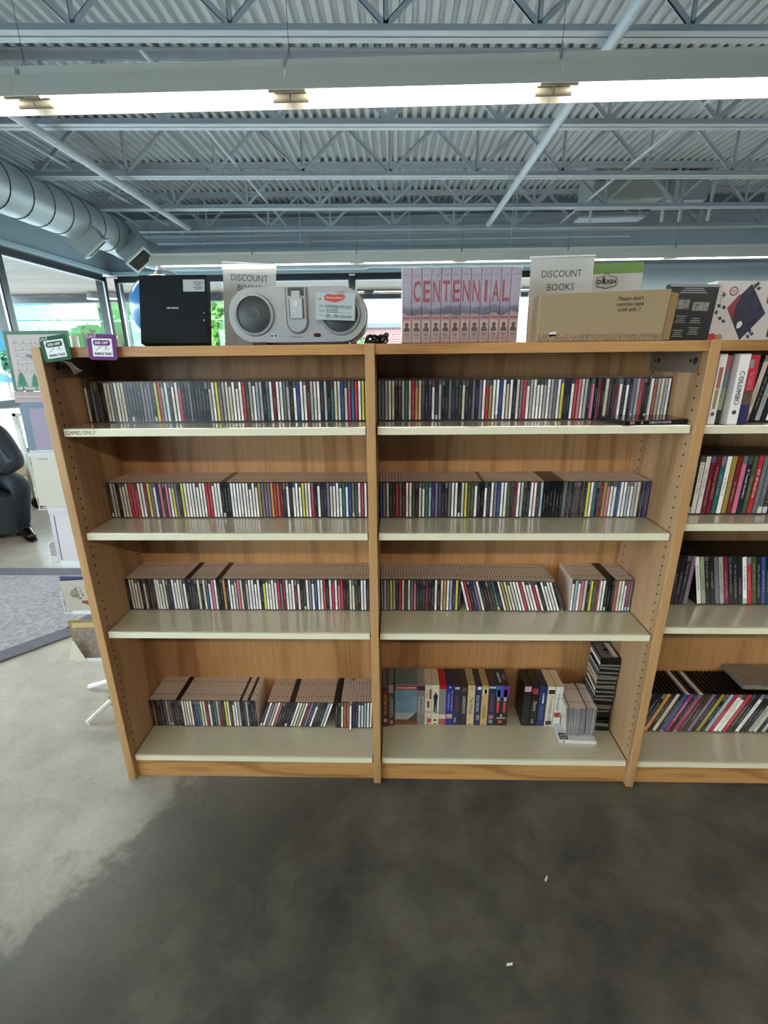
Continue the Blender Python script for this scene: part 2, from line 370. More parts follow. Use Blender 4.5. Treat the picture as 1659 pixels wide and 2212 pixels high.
for j in range(ny-1):
    for i in range(nx-1):
        a = j*nx+i; hl.f.append((a, a+1, a+nx+1, a+nx)); hl.m.append(0)
struct(hl.build('hills', mat('hazy_hill', '1a3e4b', rough=1., spec=0., noise=.15, nscale=.15), smooth=True))

# ================================================================== CEILING ITEMS
def joist(yc, rz, label):
    t = thing('roof_joist', label, 'joist', (0, yc, 0), (0, 0, rz), 'open web roof joists'); x0, x1 = XL+.22, XR-.3; zb, zt = 3.08, ZD
    ch = MB()   # two angles back to back with a slot between
    for s in (-1, 1):
        a, b_ = sorted((s*.006, s*.052)); ch.box(-3.27, x1, a, b_, zb, zb+.006); a, b_ = sorted((s*.006, s*.011)); ch.box(-3.27, x1, a, b_, zb+.006, zb+.05)
    ch.build('bottom_chord', STEEL, t)
    ch = MB()
    for s in (-1, 1):
        a, b_ = sorted((s*.006, s*.05)); ch.box(x0, x1, a, b_, zt-.007, zt-.001); a, b_ = sorted((s*.006, s*.011)); ch.box(x0, x1, a, b_, zt-.05, zt-.007)
    ch.build('top_chord', STEEL, t)
    L_ = .80; x = -3.18; lo = (zb+.045); hi = zt-.04
    ln = math.hypot(L_/2, hi-lo)
    def bar(w, ln): return MB().box(-w/2, w/2, -.004, .004, 0, ln).box(-w/2, -w/2+.004, -.004, .012, 0, ln)
    if 'd' not in WEB:
        WEB['d'] = bar(.030, ln).build('web_bar', STEEL).data; WEB['v'] = bar(.026, hi-lo).build('web_bar', STEEL).data
        for o in list(COL.objects):
            if o.name.startswith('web_bar') and o.parent is None: bpy.data.objects.remove(o)
    al = math.atan2(L_/2, hi-lo)
    MB().cyl((-3.2, 0, lo), (x0, 0, hi+.02), .013, 8).build('end_bar', STEEL, t)
    while x+L_ < x1 and x < 6.6:
        link('web_bar', WEB['d'], t, (x, 0, lo), (0, al, 0)); link('web_bar', WEB['d'], t, (x+L_, 0, lo), (0, -al, 0)); link('web_bar', WEB['v'], t, (x+L_, 0, lo)); x += L_
WEB = {}
for yc, rz, l in ((1.752, .045, 'nearest open web roof joist crossing above the near fluorescent lights'), (2.756, .048, 'second open web roof joist, just beyond the near light row'),
                  (3.753, .050, 'third open web roof joist, with the left duct passing under its end'), (4.717, .045, 'fourth open web roof joist, last but one before the far wall'),
                  (5.62, .03, 'farthest open web roof joist, close to the far wall')):
    joist(yc, rz, l)
joist(.75, .04, 'open web roof joist directly above the bookcase, its chord at the top edge of view')
def pipe(name, pts, r, label, cat='pipe', group=None, m=STEEL):
    o = MB().tube(pts, r, 14).build(name, m, smooth=True); return tag(o, label, cat, group)
pipe('ceiling_pipe', [(-2.41, 1.75, 3.02), (-2.46, 5.13, 3.02)], .031, 'long capped pipe under the joists on the left, from the near lights to the duct', group=None)
pipe('ceiling_pipe', [(1.16, -7.5, 3.02), (1.19, 5.17, 3.02)], .031, 'long capped pipe under the joists right of centre, passing behind the lights')
for i, (xx, l) in enumerate(((-2.85, 'thin bridging rod over the joists at far left near the duct'), (-1.35, 'thin bridging rod over the joists left of centre'), (2.2, 'thin bridging rod over the joists right of centre'))):
    pipe('bridging_rod', [(xx, 1.9, 3.14), (xx, 5.9, 3.14)], .012, l, 'rod')
# conduits by the far wall
pipe('conduit', [(-3.6, 5.86, 3.02), (3.2, 5.86, 3.02)], .013, 'thin conduit running along the far wall below the joists', 'conduit')
pipe('conduit', [(-3.0, 5.9, 3.38), (1.3, 5.9, 3.36), (1.5, 5.9, 3.42), (2.1, 5.9, 3.42)], .010, 'thin conduit high on the far wall with a bend on the right', 'conduit')
jb = thing('junction_box', 'small grey junction box on the far conduit above the speaker', 'junction box', (-1.12, 5.82, 3.02))
MB().box(-.05, .05, -.04, .04, -.07, .03).build('box_body', GALV, jb, bevel=.004); MB().box(-.015, .015, .04, .228, -.01, .02).build('mounting_arm', STEEL, jb); MB().box(-.045, .045, -.043, -.04, -.065, .025).build('cover_plate', ALU, jb)
# hung equipment, right
uh = thing('air_unit', 'pale boxy air unit hung between the far joists on the right', 'air unit', (2.72, 5.2, 3.185))
MB().box(-.40, .42, -.22, .25, .03, .34).build('cabinet', mat('unit_paint', 'b9bdb8', rough=.5, noise=.05), uh, bevel=.008)
MB().box(.5, .95, -.15, .25, .02, .30).build('plenum', STEEL, uh, bevel=.006)
for xx in (-.40, .42, .62, .95): MB().box(xx-.012, xx+.012, -.26, -.235, -.22, .34).build('hanger_strap', mat('strap', 'c6cac6', rough=.4), uh)
MB().box(-.5, .25, -.2, .0, -.16, -.14).build('drip_tray', STEEL, uh)
MB().box(-.33, -.20, -.224, -.219, .2, .23).build('sticker', mat('sticker_brown', '9c8f84'), uh)
# spiral duct along the left wall, elbow, branch along the far wall
SP = mat('duct_seam', '38444a', rough=.5, metal=.2)
du = thing('spiral_duct', 'large round spiral duct running along the left wall and turning at the far corner', 'duct', (-3.36, 0, 2.93))
MB().tube([(0, YB+.3, 0), (.02, 5.05, .0)], .205, 32).build('duct_body', GALV, du, smooth=True)
SEAM = .27; seam = MB(); yy = -1.2
while yy < 5.05:
    seam.tube([(.02*(yy+7.7)/12.75+math.sin(a)*.2055, yy+.03*a/(2*PI)*4, math.cos(a)*.2055) for a in [i*2*PI/24 for i in range(25)]], .006, 6); yy += SEAM
seam.build('spiral_seam', SP, du, smooth=True)
MB().tube([(.02+.32*(1-math.cos(a)), 5.05+.42*math.sin(a), -.0-.17*(a/(PI/2))) for a in [i*PI/16 for i in range(9)]], [.205-.007*i for i in range(9)], 28).build('elbow', GALV, du, smooth=True)
MB().tube([(.34, 5.47, -.17), (3.0, 5.5, -.18), (3.1, 5.5, -.18), (5.4, 5.5, -.19)], [.147, .147, .13, .13], 28).build('branch_duct', mat('branch_paint', '9fb0b8', rough=.55), du, smooth=True)
hg = MB()
for xx in (.9, 2.2, 3.6, 4.9): hg.cyl((xx, 5.5, -.08), (xx, 5.5, .5), .006, 6)
hg.build('hanger_rod', STEEL, du)
def register(loc, rot, label):
    t = thing('air_register', label, 'vent', loc, rot, 'registers under the left duct')
    MB().add([(-.13, -.09, 0), (.13, -.09, 0), (.13, .09, 0), (-.13, .09, 0), (-.17, -.10, .24), (.17, -.10, .24), (.17, .10, .24), (-.17, .10, .24)],
             [(3, 2, 1, 0), (4, 5, 6, 7), (0, 1, 5, 4), (1, 2, 6, 5), (2, 3, 7, 6), (3, 0, 4, 7)]).build('collar', GALV, t)
    f = MB()
    f.box(-.15, .15, -.11, -.085, -.02, 0).box(-.15, .15, .085, .11, -.02, 0).box(-.15, -.125, -.085, .085, -.02, 0).box(.125, .15, -.085, .085, -.02, 0)
    f.build('register_frame', mat('register_white', 'c9cfca', rough=.4), t, bevel=.002)
    for i in range(9): MB().box(-.125, .125, -.078+i*.0195, -.074+i*.0195, -.014, .0).build('louvre', INKG, t)
    return t
register((-3.20, 4.35, 2.67), (math.radians(18), math.radians(-38), math.radians(5)), 'nearer boxy register on the underside of the left duct')
register((-3.03, 4.95, 2.66), (math.radians(-25), math.radians(-38), math.radians(8)), 'register with dark louvres near the far end of the left duct')

# fluorescent fixtures
TUBE = mat('lamp_tube', 'ffffff', emit='fff1de', estr=TUBE_STRENGTH)
FIX = mat('fixture_enamel', 'd9d8cf', rough=.35)
ends = ['first', 'second', 'third', 'fourth', 'fifth', 'sixth', 'seventh', 'eighth']
def fixture(x, y, z, label, group, proto):
    if not proto:
        t = thing('fluorescent_fixture', label, 'light', (x, y, z), group=group); o1 = []
        rf = MB(); hw = .115
        pr = [(-hw, 0), (-hw+.004, 0), (-.055, .098), (.055, .098), (hw-.004, .02), (hw, .02), (.058, .104), (-.058, .104)]
        rf.extr(pr, lambda a, c: (-.61, a, c), (1.22, 0, 0)); rf.box(-.6, .6, -.045, .045, .104, .14)
        rf.build('reflector', FIX, t)
        for s in (-1, 1):
            MB().cyl((-.525, s*.045, .035), (.525, s*.045, .035), .013, 12).build('tube', TUBE, t, smooth=True)
            for e in (-1, 1):
                MB().cyl((e*.527, s*.045, .035), (e*.609, s*.045, .035), .0165, 12).build('lamp_holder', mat('holder', '77756a', rough=.5), t, smooth=True)
        for e in (-1, 1): MB().box(min(e*.535, e*.609), max(e*.535, e*.609), -.075, .075, .052, .058).box(e*.6-.006, e*.6+.006, -.02, .02, .05, .099).build('bracket', mat('bracket_grey', '6e6c62', rough=.5), t)
        wr = MB()
        for e in (-.6,): wr.cyl((e, 0, .14), (e, 0, ZD-z-.01), .0012, 5).tube([(e-.02, 0, .14), (e, 0, .2), (e+.02, 0, .14)], .0016, 5)
        wr.build('hanger_wire', INKG, t)
        return t
    r = proto.copy(); COL.objects.link(r); r.location = (x, y, z); r['label'] = label; r['group'] = group
    for c in proto.children: d = c.copy(); COL.objects.link(d); d.parent = r
    return r
fx = None
for ri, (y, z, nm, x0, nn) in enumerate(((1.31, 2.622, 'near', -2.255, 8), (4.84, 2.55, 'far', -2.225, 8), (-2.9, 2.622, 'rear', -2.255, 8))):
    for i in range(nn):
        xx = x0+i*1.222
        if nm == 'near': l = ends[i]+' fluorescent fixture from the left in the near light row'
        elif nm == 'far': l = ends[i]+' fluorescent fixture from the left in the far light row by the far wall'
        else: l = ends[i]+' fluorescent fixture from the left in the light row behind the viewer'
        o = fixture(xx, y, z, l, nm+' light row', fx); fx = fx or o

# ================================================================== BOOKCASE
bk = thing('bookcase', 'long double-sided oak bookcase with white laminate shelves', 'bookcase', (0, 0, 0))
T2 = .0127; DEP = .60; W = .914
pn = MB().box(-T2, T2, 0, DEP, .004, H).build('side_panel', OAKP, bk, (-W, 0, 0), bevel=.0015)
for xx in (0, W, 2*W): link('side_panel', pn.data, bk, (xx, 0, 0))
# solid edge banding on the front of each panel
eb = MB().box(-T2-.0004, T2+.0004, -.006, -.0002, .004, H).build('edge_band', OAKV, bk, (-W, 0, 0), bevel=.0012)
for xx in (0, W, 2*W): link('edge_band', eb.data, bk, (xx, 0, 0))
for i in range(3):
    xc = -W/2+W*i
    MB().box(-W/2+T2, W/2-T2, .298, .304, .08, H-.0265).build('back_panel', OAKB, bk, (xc, 0, 0))
    MB().box(-W/2+T2+.0005, W/2-T2-.0005, .001, DEP, H-.028, H-.001).build('top_board', OAKH, bk, (xc, 0, 0), bevel=.001)
    MB().box(-W/2+T2+.0005, W/2-T2-.0005, .014, .036, .006, .078).build('base_rail', OAKH, bk, (xc, 0, 0), bevel=.001)
shelfz = {-1: (S1, S2, S3, S4), 0: (S1, S2, S3, S4), 1: (1.302, 1.010, .655, .1025)}
shm = MB().box(-W/2+T2+.004, W/2-T2-.004, .016, .296, -.023, 0, [0, 0, 1, 1, 0, 1]).box(-W/2+T2+.004, W/2-T2-.004, .010, .016, -.0235, -.0002, 1).build('shelf', [LAM, LAME], bk, bevel=.0012)
first = True
for k, zs in shelfz.items():
    for z in zs:
        if first: shm.location = (-W/2, 0, z); first = False
        else: link('shelf', shm.data, bk, (W*(k+.5), 0, z))
# black strips painting the shade of shelf-end gaps, and rows of pin holes
for s, xs_ in ((1, (-W, 0, W)), (-1, (0, W, 2*W))):
    for xx in xs_:
        hm = MB()
        for yy in (.026, .268):
            z = .16
            while z < 1.46:
                hm.cyl((s*T2, yy, z), (s*(T2+.0006), yy, z), .0032, 8); z += .032
        stuff(hm.build('pin_holes', HOLE, bk, (xx, 0, 0)))
        for z in shelfz[0 if xx < W or s < 0 and xx == W else 1]:
            cm = MB().box(min(s*T2, s*(T2+.0035)), max(s*T2, s*(T2+.0035)), .018, .294, z-.02, z-.004); cm.build('gap_shade_strip', BLK, bk, (xx, 0, 0))
# top corner plates with bolt holes
for xx, s in ((-W, 1), (W, -1)):
    MB().box(min(s*T2, s*(T2+.0015)), max(s*T2, s*(T2+.0015)), .03, .29, H-.085, H-.03).build('corner_plate', mat('plate_grey', '8d8d80' if s < 0 else '6d5c4c', rough=.5), bk, (xx, 0, 0))
    bh = MB()
    for yy, r in ((.05, .010), (.072, .005), (.24, .008), (.262, .004)): bh.cyl((s*(T2+.0015), yy, H-.052), (s*(T2+.0022), yy, H-.052), r, 12)
    bh.build('bolt_hole', HOLE, bk, (xx, 0, 0))
for xx in (-W, 0, W):
    MB().cyl((xx, .012, 0), (xx, .012, .006), .009, 12).build('levelling_foot', ALU, bk)
text('GAMES ONLY', bk, (-.846, .010, S1-.0115), (1, 0, 0), (0, 0, 1), mat('marker_brown', '4a4438'), w=.088, h=.0115, bold=.0)

# ================================================================== DISC CASES
PAL = dict(w='f6f3ee', c='ddd4bc', g='b4b4b0', G='6c6e70', k='24262b', K='17181b', n='23293f', b='2f4f8f', B='2f6f97', t='2c6f6c', l='9fb9c4', r='c2313f', R='7c2530',
           p='d4758f', m='7f6f86', y='dcd24a', Y='a8923c', o='d59a4e', O='b35a34', e='9cb08a', E='4d5636', v='40386e', z='4a3a33', d='24262b', P='b0336a')
CN = dict(w='white', c='cream', g='light grey', G='grey', k='black', K='all-black', n='dark navy', b='blue', B='teal-blue', t='green-teal', l='pale blue', r='red', R='dark red',
          p='pink', m='mauve', y='yellow', Y='mustard', o='orange', O='rust', e='pale green', E='olive', v='violet', z='brown', P='magenta')
CT, CH, CDP = .0100, .1250, .1415
TRAY = mat('tray_dark', '2a2522', rough=.35); LID = mat('lid_clear', 'd8c8ba', rough=.25); TRF = mat('tray_front', '1f2024', rough=.25)
KB = mat('case_black', '101012', rough=.3)
def case_geo(b, M, black=False, t=CT, dep=CDP, h=CH):
    """jewel case: tray half, lid half, groove, two hinge lugs"""
    t0 = -t/2; g = t*.16
    if black: b.box(t0+.0002, -t0-.0002, 0, dep, 0, h, 3, M); return
    b.box(t0+.0002, t0+t*.52, 0, dep, 0, h, [1, 1, 2, 1, 1, 1], M)
    b.box(t0+t*.52+g, -t0-.0002, .0005, dep, 0, h, [1, 1, 2, 1, 1, 1], M)
    b.box(t0+t*.52, t0+t*.52+g, .001, dep-.001, .001, h-.0018, 0, M)
    for yy in (.030, .108): b.box(t0+t*.44, t0+t*.60+g, yy, yy+.006, h-.0016, h+.0002, 0, M)
def spine_geo(b, M, t=CT, h=CH, rnd_=0., colr=None, wd=.66):
    x0, x1 = -t*wd/2, t*wd/2; v = [Vector((x0, -.0004, .004)), Vector((x1, -.0004, .004)), Vector((x1, -.0004, h-.004)), Vector((x0, -.0004, h-.004))]
    w_ = [Vector((p.x, .0002, p.z)) for p in v]
    if M is not None: v = [M @ p for p in v]; w_ = [M @ p for p in w_]
    k = len(b.f); b.add(v+w_, [(0, 1, 2, 3), (1, 5, 6, 2), (3, 2, 6, 7), (0, 3, 7, 4), (0, 4, 5, 1)], 4 if colr is not None else 0)
    b.uv[k] = [(0, 0), (1, 0), (1, 1), (0, 1)]
    for q in range(1, 5): b.uv[k+q] = [(0, 0)]*4
    if colr is not None:
        for q in range(5): b.c[k+q] = tuple(colr) + (rnd_,)
CASEM = [TRAY, LID, TRF, KB]
b = MB(); case_geo(b, None); o = b.build('case', CASEM); M_CASE = o.data; bpy.data.objects.remove(o)
b = MB(); case_geo(b, None, True); o = b.build('case', CASEM); M_CASEK = o.data; bpy.data.objects.remove(o)
b = MB(); spine_geo(b, None); o = b.build('spine_card', printmat('spine_print', False)); M_SPINE = o.data; bpy.data.objects.remove(o)
def ordn(i):
    return '%d%s' % (i, 'th' if 10 <= i % 100 <= 20 else {1: 'st', 2: 'nd', 3: 'rd'}.get(i % 10, 'th'))
def jit(c, a=.06):
    k = 1+rnd.uniform(-a, a); return tuple(min(1, v*k*(1+rnd.uniform(-a, a)*.4)) for v in lin(c))
def cd_single(x, y, z, ch, label, group, rot=0.):
    t = thing('cd_case', label, 'CD', (x, y, z), (0, rot, 0), group)
    link('case', M_CASEK if ch in 'Kd' else M_CASE, t)
    s = link('spine_card', M_SPINE, t); s.color = jit(PAL[ch])+(1,)
def cd_row(seq, x0, x1, z, yf, rowtxt, group):
    n = len(seq); p = (x1-x0)/n
    for i, ch in enumerate(seq):
        cd_single(x0+(i+.5)*p, yf+rnd.uniform(-.0012, .0012), z+.0003, ch, '%s-spined CD case, %s from the left %s' % (CN.get(ch, 'black'), ordn(i+1), rowtxt), group)
SEQ = {
 '1L': 'ckGkkkccGwcckkkkkmmGkyrlwnwwrkkGdkknkgwy'+'mgccwwwrEgwlgktwRwwGgkwbwwRlcwngktccbcPBrwyy',
 '1R': 'GGgwckzgtcroczknwngkkGnkkcknGnmwrYwwbwcwkcmr'+'wgwwwgwgmwyknwrpcgkpKRkcznRwkwnmgrkkwOgcgw',
 '2L': 'zcgkcwcrrrwwRymwnpkpwymkywwwwwwwrrwww'+'KKkwwwwwwwwwYmmmorORkwkwwwycwrnwknmcwwwtwbGEwrwn',
 '2R': 'bmcznrGRwwEkcwtlvmvknGwwkcyEEwkKwnwmbwwEkRw'+'gkkwwzlKKKKKKGnkzzkkywtnRYpwwbwwlwgcknv',
 '3L': 'kcwwcnckzkwwwcknwwwgwKKkkckcbwpwKKokwwgp'+'czgwwwwkywwwwrGRwwwRwkkwmwbwwrkwrwprkkcczkwwzw',
 '3Ra': 'GgmygkrczwGpnknRkkwkcowlvyk', '3Rb': 'wrkvmwkkzztkwYcccwwrwwwrwkwwwwk', '3Rc': 'wlwpckyERwwKKKOcwwPG',
 '4La': 'nOkkvGgGkkKKwcwwnbtccRwktgRkywzwwgKzlKkk', '4Lb': 'kwmgwOnkKKnwcewRmvwkkklw', '4Lc': 'KKwOOwbvwwlwwR'}
cd_row(SEQ['1L'], -.899, -.0155, S1, .142, 'on the top shelf of the left bay', 'CDs on the top shelf, left bay')
cd_row(SEQ['1R'], .0155, .897, S1, .142, 'on the top shelf of the right bay', 'CDs on the top shelf, right bay')
cd_row(SEQ['2L'], -.899, -.0155, S2, .158, 'on the second shelf of the left bay', 'CDs on the second shelf, left bay')
cd_row(SEQ['2R'], .0155, .897, S2, .158, 'on the second shelf of the right bay', 'CDs on the second shelf, right bay')
rest = MB()
def cd_bulk(seq, x0, x1, z, yf, ang=0., proud=()):
    n = len(seq); p = (x1-x0)/n
    for i, ch in enumerate(seq):
        x = x0+(i+.5)*p; a = math.radians(ang[i] if isinstance(ang, list) else ang)
        lift = CT/2*abs(math.sin(a))
        Mx = Matrix.Translation((x, yf+rnd.uniform(-.0015, .0015)-(proud.get(i, 0) if proud else 0), z+.0003+lift)) @ Matrix.Rotation(a, 4, 'Y')
        case_geo(rest, Mx, ch == 'K'); spine_geo(rest, Mx, rnd_=rnd.random(), colr=jit(PAL[ch]))
cd_bulk(SEQ['3L'], -.899, -.0155, S3, .158)
cd_bulk(SEQ['3Ra'], .0155, .300, S3, .158)
cd_bulk(SEQ['3Rb'][:-1], .322, .652, S3, .155, [-(14+i*.18) for i in range(30)])
cd_bulk('k', .664, .676, S3, .155, -24)
cd_bulk(SEQ['3Rc'], .684, .897, S3, .158)
cd_bulk(SEQ['4La'], -.899, -.478, S4, .157)
cd_bulk(SEQ['4Lb'], -.474, -.212, S4, .157, [20-i*.05 for i in range(24)])
cd_bulk(SEQ['4Lc'], -.172, -.0155, S4, .156, 2.5, {5: .014})
o = rest.build('cd_cases', CASEM+[printmat('spine_print_bulk', True)])
tag(o, 'packed rows of CD cases on the two lower shelves of the left and middle bays', 'CDs', kind='stuff')

# clear cases standing on a white case, bottom right
wd = thing('dvd_case', 'white disc case lying flat under the pack of clear cases', 'DVD', (.752, .088, S4+.0005), (0, 0, math.radians(-3)))
MB().box(-.068, .068, 0, .188, 0, .0145).build('case', mat('white_case', 'cfd0d2', rough=.2), wd, bevel=.002)
MB().box(-.066, -.035, .004, .035, .0146, .0149).build('cover_label', KB, wd)
MB().box(-.062, -.039, .007, .028, .0150, .0152).build('barcode_patch', mat('barcode_bg', 'b9b9b9'), wd)
bc = MB()
for i in range(9): bc.box(-.060+i*.0022, -.0592+i*.0022+.0006*(i % 3), .010, .024, .0153, .0154)
bc.build('barcode', INK, wd)
MB().box(-.055, -.050, -.0006, -.0001, .004, .010).build('logo_patch', INK, wd)
CLR = mat('clear_case', '8c8c8e', rough=.15); CLF = mat('clear_front', '7d7d80', rough=.12)
CM2 = [TRAY, mat('lid_pale', 'd6c6bb', rough=.2), CLF, KB]
b = MB(); case_geo(b, None); o = b.build('case', CM2); M_CL = o.data; bpy.data.objects.remove(o)
for i in range(10):
    x = .718+i*.0096 + (.008 if i > 6 else 0); lean = -5 if i == 0 else (-2 if i < 8 else -1)
    t = thing('cd_case', '%s from the left of the clear CD cases standing on the white case' % ordn(i+1), 'CD', (x, .112+rnd.uniform(-.003, .003), S4+.017), (0, math.radians(lean), math.radians(-2)), 'clear CD cases on the white case')
    link('case', M_CL, t)

# stack of audio cassettes
CASB = mat('cassette_black', '0e0e0f', rough=.25); CASC = mat('cassette_clear', '6d6a64', rough=.15)
ins = ['d8d4cc', '6b4a3c', 'b0a078', 'c9b59a', '5a5a5c', '8296a6', '6a3a35', 'e0dcd2', '45525a', '9a8f7f']
ncas = 19; z = S4+.0005
for i in range(ncas):
    hc = .0172; top = i == ncas-1
    xo = .858+rnd.uniform(-.002, .002) - .007*math.sin(i*.35) - (.004 if i > 10 else 0) + (.006 if i > 15 else 0)
    t = thing('cassette', 'audio cassette in a clear case, topmost of the stack' if top else 'audio cassette case, %s from the bottom of the stack at right' % ordn(i+1), 'cassette',
              (xo, .160+rnd.uniform(-.004, .004), z), (0, 0, math.radians(rnd.uniform(-4, 3)-4)), 'cassettes stacked in the corner of the lowest shelf')
    kb = rnd.random() < .5 or top
    MB().box(-.035, .035, 0, .109, 0, hc*.45).build('case_base', CASB if kb else CASC, t, bevel=.0008)
    MB().box(-.035, .035, 0, .109, hc*.5, hc-.0004).build('case_lid', CASB if rnd.random() < .6 or top else CASC, t, bevel=.0008)
    MB().box(-.0356, -.0352, .004, .105, .002, hc-.002).build('inlay_card', mat('inlay_%d' % (i % 10), ins[i % 10]), t)
    if top:
        MB().box(-.031, .031, .006, .103, hc, hc+.0012).build('cassette_shell', mat('shell_grey', '6d6a66', rough=.4), t)
        MB().box(-.008, .008, .045, .062, hc+.0012, hc+.0016).build('tape_window', CASB, t); MB().box(.012, .029, .01, .1, hc+.0012, hc+.0016).build('cassette_label', PAPER, t)
        MB().cyl((0, .032, hc+.0012), (0, .032, hc+.002), .004, 10).cyl((0, .078, hc+.0012), (0, .078, hc+.002), .004, 10).build('reel_hub', CASB, t)
    z += hc

# ================================================================== VIDEO BOXES
def vbox(x0, x1, yf, z, h, c, label, ctop=None, rz=0., ry=0., dep=.103, cat='video', name='video_box', notch=False, blocks=(), txts=(), side=None, group='video boxes on the lowest shelf'):
    w_ = x1-x0; t = thing(name, label, cat, ((x0+x1)/2, yf, z+.0004), (0, ry, rz), group)
    cs = mat('card_'+c, c, rough=.35, noise=.25 if c == '6f95b4' else .05, nscale=22 if c == '6f95b4' else 40); ct = mat('card_'+(ctop or c), ctop or c, rough=.4, noise=.05, nscale=40); sd = mat('card_'+(side or c), side or c, rough=.4)
    b = MB()
    if notch:
        n = 8; pts = [(-w_/2+.0005, 0)] + [(-.0085*math.cos(PI*i/n), .0075*math.sin(PI*i/n)) for i in range(n+1)] + [(w_/2-.0005, 0), (w_/2-.0005, h), (-w_/2+.0005, h)]
        b.extr(pts, lambda a, c_: (a, 0, c_), (0, dep, 0)); b.m[-2 if False else 0] = 0
        for k, f in enumerate(b.f):
            zs = [b.v[i][2] for i in f]
            if min(zs) > h-.001: b.m[k] = 1
    else:
        b.box(-w_/2+.0005, w_/2-.0005, 0, dep, 0, h, [0, 1, 0, 2, 0, 2])
    b.build('sleeve', [cs, ct, sd], t, fix=True)
    for (u0, u1, v0, v1, cc) in blocks:
        MB().box(-w_/2+u0*w_, -w_/2+u1*w_, -.0004, .0001, v0*h, v1*h).build('printed_panel', mat('print_'+cc, cc, rough=.35, noise=.18, nscale=70), t)
    for (s, u, v, hh, ww, cc) in txts:     # vertical lettering reading downwards
        if s is None:                       # print too small to read
            b = MB(); z_ = v-hh/2
            while z_ < v+hh/2:
                d_ = rnd.uniform(.012, .035); a_ = ww*rnd.uniform(.6, 1)/2; b.box(-w_/2+(u-a_)*w_, -w_/2+(u+a_)*w_, -.0006, -.0002, z_*h, (z_+d_)*h); z_ += d_+rnd.uniform(.006, .016)
            b.build('small_print', mat('ink_'+cc, cc), t); continue
        text(s, t, (-w_/2+u*w_, -.0006, v*h), (0, 0, -1), (1, 0, 0), mat('ink_'+cc, cc), h=ww*w_, w=hh*h)
    return t
V = [.0155, .038, .064, .152, .181, .2085, .2365, .263, .292, .320, .346, .3745, .400, .4265, .4555, .505]
yv = .178; hv = .187
vbox(V[0], V[1], .165, S4, .187, '5a1f22', 'dark red video box with yellow title, first at the left of the videos', ctop='77716a', txts=[('VICTORY AT SEA', .5, .56, .52, .42, 'd8c832')], blocks=[(.2, .8, .12, .2, 'b9a8a4')])
vbox(V[1], V[2]-.002, .17, S4, .199, '3a3b38', 'tall dark grey video box with a red square, second at the left', ctop='75716c', blocks=[(.1, .85, .78, .97, '9c8f88'), (.3, .75, .04, .13, 'c4867e')], txts=[(None, .42, .45, .5, .15, 'c9c9c4'), (None, .7, .45, .4, .15, 'c9c9c4')])
t = vbox(V[2], V[3], yv, S4, .188, '6f95b4', 'wide video set with a painted sea and sky and a red banner', ctop='6f7a7c',
         blocks=[(0, 1, .88, .985, 'a4332c'), (0, 1, .0, .13, '7c4a34'), (.0, 1, .13, .3, 'a9b7b6')])
MB().box(-.038, .038, -.0008, -.0004, .170, .178).build('banner_print', mat('ink_pale', 'c9aca0', noise=.6, nscale=160), t)
MB().extr([(0, .02), (.043, .012), (.043, .062), (.036, .058), (.030, .045), (.012, .03)], lambda a, c_: (a, -.0006, c_), (0, .0004, 0)).build('painted_rock', mat('rock_brown', '54423a'), t)
vbox(V[3], V[4], yv, S4, hv, '85807c', 'grey video box with a purple top band', ctop='9a9490', notch=True, blocks=[(.0, 1, .87, .98, '3a2440'), (.15, .85, .3, .72, 'a9a5a2')], txts=[(None, .5, .5, .36, .3, '5a5658')])
t = vbox(V[4], V[5], yv, S4, hv, 'ddd3bf', 'cream yoga video box with a brown strip', ctop='d0bfa6', notch=True, blocks=[(.62, .9, .66, .9, '7c5226'), (.1, .9, .32, .335, '6a3a2a'), (.1, .9, .17, .18, '6a3a2a'), (.35, .95, .06, .15, 'a24a3c'), (.36, .62, .44, .6, '221c22')], txts=[('YOGA', .3, .78, .2, .34, '4a4a48')])
t = vbox(V[5], V[6], yv, S4, hv, 'e3dcc6', 'cream video box with a standing dark figure on its spine', ctop='cfc2a4', notch=True, blocks=[(.1, .9, .28, .36, 'b9c8a4'), (.3, .7, .10, .14, '2a2a2a')])
fg = MB().cyl((0, -.0008, .150), (0, -.0004, .150), .0035, 12).extr([(-.007, .118), (.007, .118), (.009, .138), (.004, .146), (-.004, .146), (-.009, .138)], lambda a, c_: (a, -.0008, c_), (0, .0004, 0))
fg.extr([(-.006, .118), (-.007, .062), (-.002, .062), (0, .1), (.001, .058), (.005, .058), (.006, .118)], lambda a, c_: (a, -.0008, c_), (0, .0004, 0)); fg.build('figure_print', mat('fig_dark', '1c2026'), t)
vbox(V[6], V[7], yv, S4, hv, '8d8588', 'video box with a bright red top and grey photo spine', ctop='b3121a', notch=True, blocks=[(0, 1, .91, 1., 'b3121a'), (0, 1, .16, .27, 'd8cfc8'), (0, 1, .03, .16, 'b8564c')])
vbox(V[7], V[8], yv, S4, hv, '1c2f86', 'bright blue video box with a small portrait near its foot', ctop='25264a', blocks=[(.1, .9, .17, .28, 'c9a08c'), (.4, .6, .93, .97, 'e0e0e8')], txts=[(None, .35, .6, .42, .3, '8a92c8'), (None, .8, .62, .5, .1, 'cfd3ea')])
vbox(V[8], V[9], yv, S4, hv, '2d2f4a', 'dark indigo video box with faint red lettering left of the black western', ctop='33252e', blocks=[(.15, .8, .9, .96, 'b8bcc4')], txts=[(None, .5, .55, .35, .3, '74344a'), (None, .3, .12, .10, .25, 'c9c9d0')])
vbox(V[9], V[10], yv, S4, hv, '2a2326', 'dark brown video box with a cream title, between the indigo and the tan box', ctop='3a2c2e', blocks=[(.2, .8, .84, .95, '6a4a44')], txts=[('LONESOME DOVE', .5, .52, .44, .42, 'e8e0dc')])
